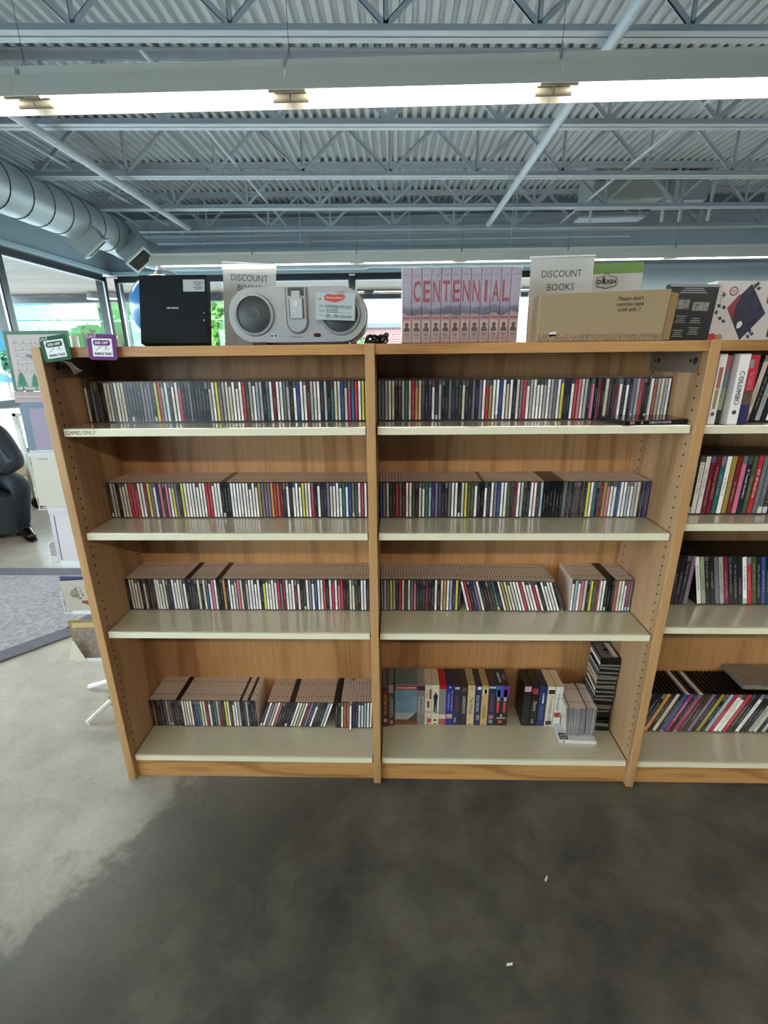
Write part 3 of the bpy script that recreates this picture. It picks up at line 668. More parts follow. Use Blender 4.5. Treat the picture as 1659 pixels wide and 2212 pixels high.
vbox(V[10], V[11], yv, S4, hv, 'cdb98c', 'tan video box with a large black title and bare top', ctop='a8966c', notch=True, txts=[('The Vikings', .5, .5, .44, .6, '1f1a16'), ('MGM', .5, .93, .05, .4, '5a4c38')])
vbox(V[11], V[12], yv, S4, hv, '24305c', 'navy video box with white title between two tan boxes', ctop='2a2430', blocks=[(.35, .9, .9, .97, 'e8e8ec'), (.35, .85, .14, .26, '8a8478')], txts=[('MOLLY BROWN', .45, .56, .4, .4, 'e0e0ea')])
vbox(V[12], V[13], yv, S4, hv, 'c8a468', 'tan video box with a bearded portrait on its spine', ctop='a88a58', notch=True, blocks=[(.2, .85, .78, .93, 'd9d4cc'), (.4, .7, .80, .91, '3a3430')], txts=[(None, .6, .32, .32, .15, '5a4628'), (None, .35, .32, .3, .1, '5a4628')])
vbox(V[13], V[14], yv, S4, hv, '1d3050', 'dark blue video box with dim red lettering', ctop='3a2830', blocks=[(.05, .95, .93, .98, 'a8b4b0'), (.2, .8, .17, .26, 'b06a58'), (.25, .75, .06, .14, '7aa0a4')], txts=[(None, .5, .57, .42, .35, '8a3a48')])
t = vbox(V[14], V[15], yv, S4, hv, '17151c', 'double-width blue and purple boxed pair marked 2 VIDEO SET', ctop='2a1d22', blocks=[(0, .5, .72, 1., '3a62b4'), (.5, 1, .72, 1., '6a2a80'), (.1, .32, .62, .9, '9aa4b0'), (.62, .84, .62, .9, '9aa4b0'), (.1, .3, .33, .6, 'c03a44'), (.6, .82, .33, .6, 'c03a44'), (.3, .6, .06, .13, 'b0502c')])
text('2', t, (0, -.0007, .048), (1, 0, 0), (0, 0, 1), WHITE, h=.014, bold=.03); text('VIDEO SET', t, (0, -.0007, .036), (1, 0, 0), (0, 0, 1), WHITE, h=.007, w=.036, bold=.02)
text('2 IN 1', t, (.012, .05, hv+.0006), (0, 1, 0), (-1, 0, 0), WHITE, h=.010, off=.0003); MB().box(-.012, -.002, .02, .08, hv+.0001, hv+.0005).build('top_print', mat('print_9aa4b0', '9aa4b0'), t)
vbox(.562, .5905, yv, S4, .187, '131112', 'black video box with a pink face at its top, after the gap', ctop='1a1612', side='090909', blocks=[(.05, .95, .86, .99, 'c9a0a8')], txts=[(None, .5, .45, .4, .2, '2a2a2a')])
vbox(.5925, .6195, yv, S4, .187, '1a1214', 'black video box with a white handwritten title', ctop='26211e', blocks=[(.1, .85, .8, .94, '9c3444')], txts=[('Story', .5, .5, .24, .62, 'e4e0e0'), (None, .4, .12, .1, .35, 'a0a8a4')])
vbox(.621, .648, yv, S4, .187, '1f3264', 'navy video box with small white italic title beside the cream pair', ctop='23273a', blocks=[(.25, .8, .16, .52, '3c4c7e')], txts=[(None, .6, .70, .26, .25, 'e6e8f0')])
vbox(.652, .680, yv-.004, S4, .188, 'ddd6bc', 'cream video box with black title, left of the last cream video', ctop='cbb48c', notch=True, blocks=[(.1, .9, .82, .92, '2a1e1a'), (.1, .9, .05, .15, '3a2c28')], txts=[('IT\'S A WONDERFUL LIFE', .5, .48, .6, .45, '2a221c')])
vbox(.682, .710, yv-.004, S4, .188, 'd9d8cc', 'cream video box with grey title and red picture, last of the videos', ctop='cdb894', notch=True, blocks=[(.1, .9, .24, .36, 'a04434')], txts=[('FATHER of the BRIDE', .42, .62, .42, .4, '50565a')])

# ================================================================== DVD CASES (bay at right)
b = MB().box(-.0073, .0073, 0, .135, 0, .190); o = b.build('case', [mat('dvd_black', '0d0c0c', rough=.3)], bevel=.0012); M_DVD = o.data; bpy.data.objects.remove(o)
b = MB().box(-.0073, .0073, 0, .135, 0, .190); o = b.build('case', [mat('dvd_white', 'd8c8c0', rough=.3)], bevel=.0012); M_DVDW = o.data; bpy.data.objects.remove(o)
b = MB(); spine_geo(b, None, t=.0146, h=.190, wd=.93); o = b.build('spine_card', printmat('spine_print', False)); M_DSP = o.data; bpy.data.objects.remove(o)
def dvd(x, y, z, ch, label, group, ang=0., white=False, txt=None, ink='e8e4e0', w_=1.):
    t = thing('dvd_case', label, 'DVD', (x, y, z+.0006+.0073*w_*abs(math.sin(math.radians(ang)))), (0, math.radians(ang), 0), group)
    a = link('case', M_DVDW if white else M_DVD, t); s = link('spine_card', M_DSP, t); s.color = jit(PAL[ch])+(1,)
    if w_ != 1.: a.scale = (w_, 1, 1); s.scale = (w_, 1, 1)
    if txt: text(txt, t, (0, -.0008, .10), (0, 0, -1), (1, 0, 0), mat('ink_'+ink, ink), h=.0065*w_, w=.09)
    return t
zs3 = shelfz[1]
x = .945
for i, (ch, w_, txt, ink, yy) in enumerate((('w', 1.5, None, 'b02a30', .02), ('e', 1.2, None, 'd8d030', .03), ('l', .6, None, '', .045), ('w', 2.0, 'COLUMBO', '3a3a44', .015), ('r', 1.9, None, '30305a', .02))):
    x += .0073*w_
    t = dvd(x, yy, zs3[0], ch, ['white boxed disc set with red lettering, first on the top shelf of the right-hand bay', 'green boxed disc set beside the white one, top shelf, right-hand bay', 'thin pale blue disc case left of the tall white set', 'tall thick white box set with black title, top shelf, right-hand bay', 'red box set fading to navy, right of the tall white set'][i], 'DVDs on the top shelf, right-hand bay', 0, ch == 'w' or ch == 'l', txt, ink, w_)
    if i == 0: MB().box(-.005, .005, -.0009, -.0005, .10, .155).build('red_print', mat('print_red2', 'b06a58', noise=.3, nscale=300), t); MB().box(-.005, .004, -.0009, -.0005, .045, .095).build('gold_print', mat('print_gold', 'a8946a', noise=.4, nscale=300), t); MB().cyl((0, -.0009, .03), (0, -.0005, .03), .0055, 12).build('face_print', mat('print_face', '7a5a58'), t)
    if i == 1: MB().box(-.0086, .0086, -.0009, -.0005, .15, .186).build('rose_panel', mat('print_rose', 'a85866'), t); MB().box(-.004, .0086, -.0009, -.0005, .10, .15).build('grey_panel', mat('print_gry', '6c747c'), t); MB().box(-.0086, .0086, -.0009, -.0005, .004, .04).build('dark_panel', mat('print_dk', '2c3226'), t)
    if i == 3: MB().cyl((0, -.0009, .035), (0, -.0005, .035), .006, 12).build('face_print', mat('print_face2', '4a4644'), t)
    if i == 4: MB().box(-.0136, .0136, -.0010, -.0006, .055, .095).build('photo_panel', mat('print_brn', '6a4a40', noise=.5, nscale=80), t); MB().box(-.011, .0, -.0010, -.0006, .152, .175).build('barcode_panel', mat('print_bar', '8d8d90', noise=.4, nscale=200), t)
    if i == 4: MB().box(-.0136, .0136, -.0009, -.0005, .0, .055).build('navy_panel', mat('print_navy', '2a2c58', noise=.2), t)
    x += .0073*w_+.001
for i, ch in enumerate('kckgkwkzgckrwk'):
    dvd(x+.02+i*.0158, .075, zs3[0], ch, '%s-spined DVD, %s of those leaning right of the red set, top shelf' % (CN[ch], ordn(i+1)), 'DVDs on the top shelf, right-hand bay', 7)
tt = {13: 'El Tercer Hombre', 15: 'El Padre'}
for i, ch in enumerate('kkkkwwRRtwYRpnErGGkkknzkw'):
    dvd(.945+i*.0158, .098, zs3[1], ch, '%s-spined DVD, %s from the left on the second shelf, right-hand bay' % (CN.get(ch, 'pink'), ordn(i+1)), 'DVDs on the second shelf, right-hand bay', 0, txt=tt.get(i), ink='e0d8d0' if ch not in 'wY' else '3a3020')
seq3 = 'kkkkkkkkkm'+'wekkGgRkkkwrEkbkkwmnkkw'
for i, ch in enumerate(seq3):
    lean = 0 if i < 10 else -13
    dvd(.942+i*.0158+(.034 if i > 9 else 0), .158, zs3[2], ch, '%s-spined DVD, %s from the left on the third shelf, right-hand bay' % (CN.get(ch, 'pink'), ordn(i+1)), 'DVDs on the third shelf, right-hand bay', lean)
seq4 = 'kkkkkokckbPkPzzmkYklrwwrzkwkkgckgzokk'
for i, ch in enumerate(seq4):
    dvd(.948+i*.0166, .155, zs3[3], ch, '%s-spined DVD, %s from the left on the lowest shelf, right-hand bay' % (CN[ch], ordn(i+1)), 'DVDs on the lowest shelf, right-hand bay', 21, white=(i in (9, 12)), txt='MOLLY' if i == 10 else None)
# flat silver box behind them
t = thing('disc_set', 'patterned silver box lying on top of the lowest right-hand DVDs', 'box', (1.47, .22, zs3[3]+.195), (0, 0, math.radians(-2)))
MB().box(-.10, .12, -.06, .07, 0, .018).build('lid', mat('silver_print', '7d7468', rough=.4, noise=.35, nscale=60), t, bevel=.001)
# flat black case lying on shelf 1
sh = thing('dvd_case', 'black case with a white title lying flat on the top shelf', 'DVD', (.815, .019, S1+.0006), (0, 0, math.radians(9.5)))
MB().box(-.107, .107, 0, .136, 0, .0135).build('case', mat('dvd_gloss', '101417', rough=.12), sh, bevel=.0015)
text('SHERLOCK HOLMES', sh, (.0, -.0004, .0068), (1, 0, 0), (0, 0, 1), mat('ink_e8e4e0', 'e8e4e0'), h=.0062, w=.068)
MB().box(-.092, -.078, -.0006, -.0001, .003, .0105).build('logo_patch', mat('logo_red', 'a8766c'), sh)
MB().extr([(-.060, .003), (-.052, .003), (-.054, .011), (-.057, .011)], lambda a, c_: (a, -.0006, c_), (0, .0005, 0)).build('portrait_print', mat('logo_tan', 'a8987c'), sh)

# ================================================================== ITEMS ON TOP
HT = H+.0006
# router box
nb = thing('router_box', 'tall black cardboard box with a white sticker, leftmost on top of the bookcase', 'box', (-.574, .10, HT+.009), (math.radians(-15), 0, math.radians(1.5)))
MB().box(-.098, .098, 0, .030, 0, .194).build('carton', mat('carton_black', '121a1e', rough=.6, spec=.2), nb, bevel=.0015)
text('NETGEAR', nb, (-.002, -.0003, .100), (1, 0, 0), (0, 0, 1), WHITE, w=.036, h=.0048, bold=.02)
MB().box(.030, .092, -.0006, -.0001, .146, .180).build('sticker', mat('sticker_paper', 'b7bcc0'), nb)
for i, (u, v, ww) in enumerate(((.074, .172, .028), (.074, .167, .028), (.074, .162, .016), (.074, .157, .028), (.074, .152, .020))): MB().box(u-ww/2, u+ww/2, -.0009, -.0006, v, v+.0016).build('print_line', INKG, nb)
MB().box(-.02, .04, .005, .025, .194, .1945).build('top_flap_tape', ALU, nb)
MB().box(.086, .089, -.0006, -.0001, .084, .086).extr([(.085, .066), (.090, .066), (.0875, .061)][::-1], lambda a, c_: (a, -.0006, c_), (0, .0005, 0)).build('icon_print', WHITE, nb)
# globe
m, nt, b_ = newmat('globe_map'); N2 = nt.nodes
tcx = N2.new('ShaderNodeTexCoord'); nn = N2.new('ShaderNodeTexNoise'); nn.inputs['Scale'].default_value = 9; nn.inputs['Detail'].default_value = 4
rp = N2.new('ShaderNodeValToRGB'); rp.color_ramp.elements[0].position = .50; rp.color_ramp.elements[0].color = lin('3a7cb4')+(1,); rp.color_ramp.elements[1].position = .53; rp.color_ramp.elements[1].color = lin('6f9060')+(1,)
nt.links.new(tcx.outputs['Object'], nn.inputs['Vector']); nt.links.new(nn.outputs['Fac'], rp.inputs[0]); nt.links.new(rp.outputs[0], b_.inputs['Base Color']); b_.inputs['Roughness'].default_value = .2
gl = thing('globe', 'world globe standing behind the black box', 'globe', (-.700, .34, HT))
MB().sphere((0, 0, .126), .105, 32, 20).build('sphere', m, gl, smooth=True)
MB().tube([(.115*math.sin(a), 0, .126-.115*math.cos(a)) for a in [i*PI/20 for i in range(21)]], .004, 8).build('meridian', ALU, gl, smooth=True)
MB().cyl((0, 0, .240), (0, 0, .250), .009, 12).cyl((0, 0, .226), (0, 0, .240), .02, 16, r2=.008).build('pole_cap', ALU, gl, smooth=True)
MB().cyl((0, 0, 0), (0, 0, .012), .06, 24).cyl((0, 0, .012), (0, 0, .022), .02, 16, r2=.008).build('base', KB, gl, smooth=True)
# acrylic sign holders
def sign(x, y, w_, h_, rot, label, lines, name='counter_sign', paper=PAPER):
    t = thing(name, label, 'sign', (x, y, HT), rot)
    MB().box(-w_/2, w_/2, 0, .001, 0, h_).build('paper_sheet', paper, t)
    MB().box(-w_/2-.002, w_/2+.002, -.003, -.0012, 0, h_+.002).build('acrylic_front', glassmat('acrylic', (.97, .98, .98), .05), t)
    MB().box(-w_/2-.002, w_/2+.002, -.0035, .003, h_+.002, h_+.006).build('acrylic_edge', mat('acrylic_edge', 'dfe6e8', rough=.15), t)
    MB().box(-w_/2-.002, w_/2+.002, .0, .06, 0.0005, .003).build('acrylic_foot', glassmat('acrylic', (.97, .98, .98), .05), t)
    for s, v, ww, hh in lines: text(s, t, (0, -.0001, v), (1, 0, 0), (0, 0, 1), INKG, w=ww, h=hh)
    return t
sign(-.397, .255, .165, .240, (math.radians(-3), math.radians(3.5), 0), 'white DISCOUNT BOOKS sign half hidden behind the silver speaker', [('DISCOUNT', .203, .115, .019), ('BOOKS', .174, .075, .019)])
sign(.567, .225, .186, .238, (0, math.radians(-.8), 0), 'white DISCOUNT BOOKS sign left of the cardboard box', [('DISCOUNT', .196, .118, .019), ('BOOKS', .160, .080, .019)])
t = thing('counter_sign', 'white notice with a green top band and round badge behind the cardboard box', 'sign', (.805, .43, HT), (0, math.radians(-1), 0))
MB().box(-.098, .098, 0, .001, 0, .257).build('paper_sheet', PAPER, t); MB().box(-.098, .098, -.0006, 0, .225, .257).build('green_band', mat('band_green', '7fa454'), t)
bd_ = MB().extr([(-.033, .186), (.005-.038+.0, .186), (.0, .178), (.033, .186), (.038, .200), (.033, .214), (.012, .218), (0, .230), (-.012, .218), (-.033, .214), (-.038, .2)], lambda a, c_: (a-.02, -.0012, c_), (0, .0008, 0)); bd_.build('badge', INKG, t)
MB().extr([(-.031, .188), (0, .181), (.031, .188), (.036, .200), (.031, .212), (.011, .216), (0, .227), (-.011, .216), (-.031, .212), (-.036, .2)], lambda a, c_: (a-.02, -.0016, c_), (0, .0004, 0)).build('badge_inner', mat('badge_grey', 'c3c8c0'), t)
text('D  UGH', t, (-.02, -.0017, .200), (1, 0, 0), (0, 0, 1), INK, w=.062, h=.014, bold=.04); MB().extr([(-.012+.0, .194), (-.002, .194), (.0, .208), (-.006, .218), (-.012, .208)], lambda a, c_: (a-.024, -.0019, c_), (0, .0002, 0)).build('badge_drawing', INKG, t)
for i in range(4): text('IF YOU ARE INTERESTED IN DOUGH AND ANYTHING TO OUR', t, (-.012, -.0002, .166-i*.0065), (1, 0, 0), (0, 0, 1), INK, w=.150-.008*i, h=.0034)
MB().box(-.1, .1, -.004, -.0025, 0, .259).build('acrylic_front', glassmat('acrylic', (.97, .98, .98), .05), t)
MB().box(-.1, .1, 0, .06, 0.0005, .003).build('acrylic_foot', glassmat('acrylic', (.97, .98, .98), .05), t)

# speaker dock
def rrect(w_, h_, r, n=10, cx=0, cz=0):
    pts = []
    for (sx, sz, a0) in ((1, 1, 0), (-1, 1, 90), (-1, -1, 180), (1, -1, 270)):
        for i in range(n+1):
            a = math.radians(a0+90*i/n); pts.append((cx+sx*(w_/2-r)+r*math.cos(a), cz+sz*(h_/2-r)+r*math.sin(a)))
    return pts
SIL = mat('speaker_silver', '999ea1', rough=.32, metal=.25); SILD = mat('speaker_side', '6d7275', rough=.4, metal=.2)
sk = thing('speaker_dock', 'silver oblong speaker dock with two round speakers', 'speaker', (-.200, .045, HT+.006), (math.radians(-3), 0, 0))
MB().extr(rrect(.378, .142, .069, 14, 0, .071), lambda a, c_: (a, .0, c_), (0, .020, 0)).build('front_shell', SIL, sk, smooth=True, bevel=0)
MB().extr(rrect(.384, .147, .072, 14, 0, .071), lambda a, c_: (a, .020, c_), (0, .06, 0)).build('body', SILD, sk, smooth=True)
GR = mat('grille', '3f4447', rough=.45, metal=.3, noise=.25, nscale=900)
for cx in (-.119, .119):
    rg = MB()
    for (r0, r1, y0, y1) in ((.055, .047, -.001, -.005),):
        n = 40
        vs = [(cx+r*math.cos(2*PI*i/n), y, .072+r*math.sin(2*PI*i/n)) for (r, y) in ((.056, 0), (.054, -.006), (.048, -.006), (.045, -.001)) for i in range(n)]
        rg.add(vs, [(k*n+i, k*n+(i+1) % n, (k+1)*n+(i+1) % n, (k+1)*n+i) for k in range(3) for i in range(n)])
    rg.build('speaker_ring', mat('ring_silver', '8d9497', rough=.25, metal=.6), sk, smooth=True, fix=True)
    gp = MB(); n = 40; rings = [(.0455, -.001), (.036, -.004), (.022, -.006), (.010, -.0068), (.0001, -.007)]
    gp.add([(cx+r*math.cos(2*PI*i/n), y, .072+r*math.sin(2*PI*i/n)) for (r, y) in rings for i in range(n)], [(k*n+i, k*n+(i+1) % n, (k+1)*n+(i+1) % n, (k+1)*n+i) for k in range(4) for i in range(n)])
    gp.build('grille', GR, sk, smooth=True, fix=True)
    MB().tube([(cx+.014*math.cos(a), -.0072, .072+.014*math.sin(a)) for a in [i*2*PI/30 for i in range(31)]], .0006, 6).build('cone_ring', mat('cone_ring', '8a9194', metal=.5, rough=.3), sk)
# docking well
MB().extr([(-.030, .140), (-.030, .052)]+[(.030*math.cos(PI+PI*i/14), .052+.030*math.sin(PI+PI*i/14)) for i in range(1, 15)]+[(.030, .140)], lambda a, c_: (a, -.004, c_), (0, .0045, 0)).build('dock_surround', mat('dock_rim', '5f6468', rough=.3, metal=.3), sk)
MB().extr([(-.026, .140), (-.026, .052)]+[(.026*math.cos(PI+PI*i/14), .052+.026*math.sin(PI+PI*i/14)) for i in range(1, 15)]+[(.026, .140)], lambda a, c_: (a, -.006, c_), (0, .002, 0)).build('dock_panel', SIL, sk)
MB().box(-.022, .022, -.0068, -.0062, .118, .139).build('dock_window', mat('dock_dark', '2e3338', rough=.3), sk)
MB().box(-.012, .012, -.011, -.006, .112, .130).box(-.017, .017, -.012, -.006, .060, .112).build('dock_cradle', mat('dock_pale', 'b3b8ba', rough=.35), sk, bevel=.001)
MB().box(-.020, -.018, -.0075, -.006, .062, .110).box(.018, .020, -.0075, -.006, .062, .110).build('dock_slot', mat('dock_dark', '2e3338'), sk)
MB().cyl((0, -.013, .098), (0, -.012, .098), .0075, 20).build('dock_button', ALU, sk)
MB().extr(rrect(.019, .009, .0044, 6, -.068, .017), lambda a, c_: (a, -.0008, c_), (0, .0008, 0)).build('button_plate', mat('btn_plate', 'c2c6c8'), sk)
MB().cyl((-.073, -.0016, .017), (-.073, -.0008, .017), .0028, 14).cyl((-.063, -.0016, .017), (-.063, -.0008, .017), .0028, 14).build('button', INK, sk)
text('iHome2go', sk, (-.004, -.0003, .014), (1, 0, 0), (0, 0, 1), INKG, w=.032, h=.0062)
MB().extr(rrect(.020, .010, .0048, 6, .053, .018), lambda a, c_: (a, -.0014, c_), (0, .0012, 0)).build('sensor', mat('sensor_red', '5a2024', rough=.15), sk)
for xx in (-.11, .12): MB().box(xx-.02, xx+.02, .0, .07, -.006, .003).build('rubber_foot', KB, sk, bevel=.001)
tg = thing('price_tag', 'pale handwritten price tag with a red patch taped on the silver speaker', 'tag', (-.092, .027, 1.623), (math.radians(-3), math.radians(2.5), 0))
MB().box(-.053, .053, 0, .0006, -.034, .034).build('card', mat('tag_card', 'b4bfc2', rough=.5), tg)
MB().extr([(-.028, .014), (-.012, .012), (.0, .010), (.022, .017), (.027, .027), (.018, .032), (-.002, .029), (-.022, .031), (-.030, .024)][::1], lambda a, c_: (a, -.0005, c_), (0, .0005, 0)).build('red_patch', mat('tag_red', 'c84e48'), tg)
text('Extraordinary', tg, (-.001, -.0006, .021), (1, 0, 0), (0, 0, 1), WHITE, w=.044, h=.006)
MB().extr([(-.044, .017), (-.041, .013), (-.037, .017), (-.038, .020), (-.041, .018), (-.044, .020)], lambda a, c_: (a, -.0004, c_), (0, .0004, 0)).build('heart_print', MATS['tag_red'], tg)
for s, v, ww, hh, u in (('iHome2go-for ipod', .0, .070, .0085, .009), ('9/17/25', -.011, .030, .008, -.008), ('$8  - No remote', -.024, .070, .0085, .009)): text(s, tg, (u, -.0003, v), (1, 0, 0), (0, 0, 1), INK, w=ww, h=hh, shear=.25)
for s, v in (('Item:', .001), ('Date:', -.011), ('Price:', -.023)): text(s, tg, (-.036, -.0003, v), (1, 0, 0), (0, 0, 1), INK, w=.012, h=.0035)
ln = MB()
for v in (-.005, -.0155, -.029): ln.box(-.026, .044, -.0004, 0, v, v+.0005)
ln.build('ruled_line', INKG, tg)
# coiled cord behind the speaker
cp = []
for i in range(90):
    a = i*.55; cp.append((.012+.020*math.cos(a)+.016*math.sin(i*.13), .14+.03*math.sin(a*.7)+.02*math.sin(i*.31), HT+.006+.014*(1+math.sin(a*1.3+i*.05))*(1-i/160)))
cp += [(.035, .13, HT+.022), (.042, .12, HT+.028), (.038, .115, HT+.012), (.03, .12, HT+.004)]
po = MB().tube(cp, .0028, 6).build('power_cord', KB, smooth=True); po.parent = sk; po.location = (.200, -.045, -HT-.006+.002)

# boxed set of twelve videos
ct = thing('video_set', 'shrink-wrapped set of twelve video tapes with mountain picture and red letters', 'videos', (.243, .028, HT))
SKY = 'a59fb0'
m, nt, b_ = newmat('centennial_print'); N2 = nt.nodes; L2 = nt.links
tcx = N2.new('ShaderNodeNewGeometry'); spz = N2.new('ShaderNodeSeparateXYZ'); L2.new(tcx.outputs['Position'], spz.inputs[0])
nn = N2.new('ShaderNodeTexNoise'); nn.inputs['Scale'].default_value = 30; nn.inputs['Detail'].default_value = 4; L2.new(tcx.outputs['Position'], nn.inputs['Vector'])
ad = N2.new('ShaderNodeMath'); ad.operation = 'MULTIPLY_ADD'; ad.inputs[1].default_value = .03; L2.new(nn.outputs['Fac'], ad.inputs[0]); L2.new(spz.outputs[2], ad.inputs[2])
mr2 = N2.new('ShaderNodeMapRange'); mr2.inputs['From Min'].default_value = H+.015; mr2.inputs['From Max'].default_value = H+.2; L2.new(ad.outputs[0], mr2.inputs[0])
rp = N2.new('ShaderNodeValToRGB'); rp.color_ramp.interpolation = 'LINEAR'; e = rp.color_ramp.elements
e[0].position = 0; e[0].color = lin('a5847e')+(1,); e[1].position = 1; e[1].color = lin('a49db4')+(1,)
for p_, c in ((.36, 'b08f86'), (.385, '9b8a90'), (.40, '5f5a6e'), (.47, '6d6980'), (.50, 'a094a8'), (.7, 'b0a6b4')): e.new(p_).color = lin(c)+(1,)
L2.new(mr2.outputs[0], rp.inputs[0]); L2.new(rp.outputs[0], b_.inputs['Base Color']); b_.inputs['Roughness'].default_value = .35
CENT = m; RED = mat('cent_red', '9c4450', rough=.4)
for i in range(12):
    x = -.1562+.026*(i+.5)+.0001
    b = MB().box(-.0124, .0124, 0, .103, 0, .184); v = b.build('video_box', CENT, ct, (x, 0, 0), bevel=.0008)
    if 1 <= i <= 10:
        text('CENTENNIAL'[i-1], v, (0, -.0006, .128), (1, 0, 0), (0, 0, 1), RED, w=.0185 if i != 8 else .007, h=.052, bold=.015)
        
    MB().box(-.010, .010, -.0006, -.0001, .028, .056).build('portrait_panel', mat('cent_panel', 'c2a39a', rough=.4), v)
    MB().cyl((0, -.0012, .046), (0, -.0007, .046), .0052, 14).extr([(-.008, .029), (.008, .029), (.0075, .036), (.003, .041), (-.003, .041), (-.0075, .036)], lambda a, c_: (a, -.0012, c_), (0, .0006, 0)).build('portrait_print', mat('portrait_dark', '4c3c3e'), v)
    MB().box(-.0095, .0095, -.0006, -.0001, .0605, .0655).build('name_strip', RED, v)
    for q, ww in ((.022, .011), (.018, .009), (.011, .007)): MB().box(-ww/2, ww/2, -.0006, -.0001, q, q+.0016).build('print_line', MATS['portrait_dark'], v)
    text('universal', v, (0, -.0006, .168), (1, 0, 0), (0, 0, 1), INKG, w=.013, h=.004, shear=.3)
# crinkled shrink wrap
m, nt, b_ = newmat('shrink_wrap'); nt.nodes.remove(b_)
o_ = nt.nodes['Material Output']; tr_ = nt.nodes.new('ShaderNodeBsdfTransparent'); gg = nt.nodes.new('ShaderNodeBsdfGlossy'); gg.inputs['Roughness'].default_value = .12
mxs = nt.nodes.new('ShaderNodeMixShader');
tcx = nt.nodes.new('ShaderNodeTexCoord'); nz = nt.nodes.new('ShaderNodeTexNoise'); nz.inputs['Scale'].default_value = 34; nz.inputs['Detail'].default_value = 3; nz.inputs['Distortion'].default_value = 1.5
nt.links.new(tcx.outputs['Object'], nz.inputs['Vector']); bpz = nt.nodes.new('ShaderNodeBump'); bpz.inputs['Strength'].default_value = 1.; bpz.inputs['Distance'].default_value = .012
nt.links.new(nz.outputs['Fac'], bpz.inputs['Height']); nt.links.new(bpz.outputs[0], gg.inputs['Normal'])
nt.links.new(schlick(nt, .05, bpz.outputs[0]), mxs.inputs[0]); nt.links.new(tr_.outputs[0], mxs.inputs[1]); nt.links.new(gg.outputs[0], mxs.inputs[2]); nt.links.new(mxs.outputs[0], o_.inputs['Surface'])
WRAP = m
MB().box(-.158, .158, -.0035, .105, -.0002, .1865).build('shrink_wrap', WRAP, ct, bevel=.004)

# cardboard box with a note
cb_ = thing('cardboard_box', 'plain brown cardboard box with a handwritten note, right of the sign', 'box', (.620, .030, HT), (0, 0, 0))
KR = mat('kraft', 'a28c6a', rough=.7, noise=.03, nscale=12); KR2 = mat('kraft_dark', '96794f', rough=.7)
MB().extr([(-.166, 0), (.166, 0), (.173, .127), (-.166, .118)], lambda a, c_: (a, 0, c_), (0, .11, 0)).build('carton', KR, cb_, bevel=.001)
MB().box(-.164, .166, -.0006, -.0001, .001, .018).build('packing_tape', mat('tape_clear', 'a3896a', rough=.08, bump=1., nscale=160), cb_)
text('Please don\'t\nremove tape\nuntil sale :)', cb_, (.070, -.0003, .091), (1, 0, .03), (0, 0, 1), mat('marker', '241f18'), w=.070, h=.040, shear=.15, bold=.008)
MB().box(-.13, -.112, -.0006, -.0001, .033, .044, M=Matrix.Rotation(math.radians(-9), 4, 'Y')).build('price_sticker', PAPER, cb_)
MB().extr([(.167, 0), (.190, .002), (.196, .116), (.174, .122)], lambda a, c_: (a, .004, c_), (0, .1, 0)).build('side_flap', KR2, cb_, bevel=.001)
# black game box
gb = thing('game_box', 'black boxed game with white print, between the brown box and the puzzle', 'box', (.943, .205, HT), (0, math.radians(2.5), math.radians(-8)))
MB().box(-.068, .068, 0, .03, 0, .160).build('carton', mat('carton_char', '26292b', rough=.35), gb, bevel=.0015)
MB().box(-.066, .070, -.001, .0, .153, .1585).build('shiny_edge', mat('edge_pale', '9aa0a2', rough=.2), gb)
for u, v0, nl in ((-.02, .052, 4), (-.02, .012, 4), (.022, .052, 3), (.022, .020, 4), (.0, .134, 3)):
    for i in range(nl):
        ww = (.030 if v0 < .1 else .075)*(1-.15*(i % 3)); MB().box(u-ww/2, u+ww/2, -.0005, -.0001, v0+i*.0058+.002, v0+i*.0058+.0045).build('print_line', mat('print_pale', '9aa09e'), gb)
MB().box(-.038, -.004, -.0005, -.0001, .092, .118).box(.006, .050, -.0005, -.0001, .088, .112).build('photo_print', mat('print_photo', '8d918c', noise=.7, nscale=90), gb)
# puzzle box
pz = thing('puzzle_box', 'white jigsaw puzzle box with a dark diamond picture', 'box', (1.095, .198, HT), (0, math.radians(1.2), 0))
MB().box(-.088, .088, 0, .05, 0, .166).build('carton', mat('carton_white', 'cfc9c4', rough=.35), pz, bevel=.0015)
MB().extr([(-.045, .092), (.012, .004), (.070, .078), (.012, .158)], lambda a, c_: (a, -.0006, c_), (0, .0005, 0)).build('diamond_picture', mat('puzzle_pic', '2c2c44', rough=.35, noise=.5, nscale=35), pz)
MB().extr([(-.045, .092), (-.02, .052), (-.022, .09), (-.012, .124), (-.018, .13)], lambda a, c_: (a, -.0009, c_), (0, .0002, 0)).build('picture_red', mat('puzzle_red', '8a3440', noise=.3, nscale=40), pz)
MB().extr([(-.006, .036), (.004, .038), (.010, .048), (.004, .058), (-.006, .052)], lambda a, c_: (a, -.0009, c_), (0, .0002, 0)).build('missing_piece', WHITE, pz)
def jig(b, u, v, s, a):
    Mx = Matrix.Translation((u, -.0006, v)) @ Matrix.Rotation(a, 4, 'Y')
    b.box(-s, s, 0, .0004, -s*.7, s*.7, 0, Mx)
    for q, w2 in (((1.3, 0), .4), ((-1.3, .1), .4), ((0, 1.1), .4), ((.1, -1.1), .4)): b.box(q[0]*s-w2*s, q[0]*s+w2*s, 0, .0004, q[1]*s-w2*s, q[1]*s+w2*s, 0, Mx)
for (u, v) in ((-.062, .128), (-.070, .098), (-.055, .094), (-.074, .080), (-.060, .064), (-.048, .056), (.022, .152), (.028, .158), (.034, .146), (.036, .030), (.044, .022), (.034, .014)):
    b = MB(); jig(b, u, v, .0038, rnd.random()*3); b.build('piece_print', mat('piece_dark', '2e3240'), pz)
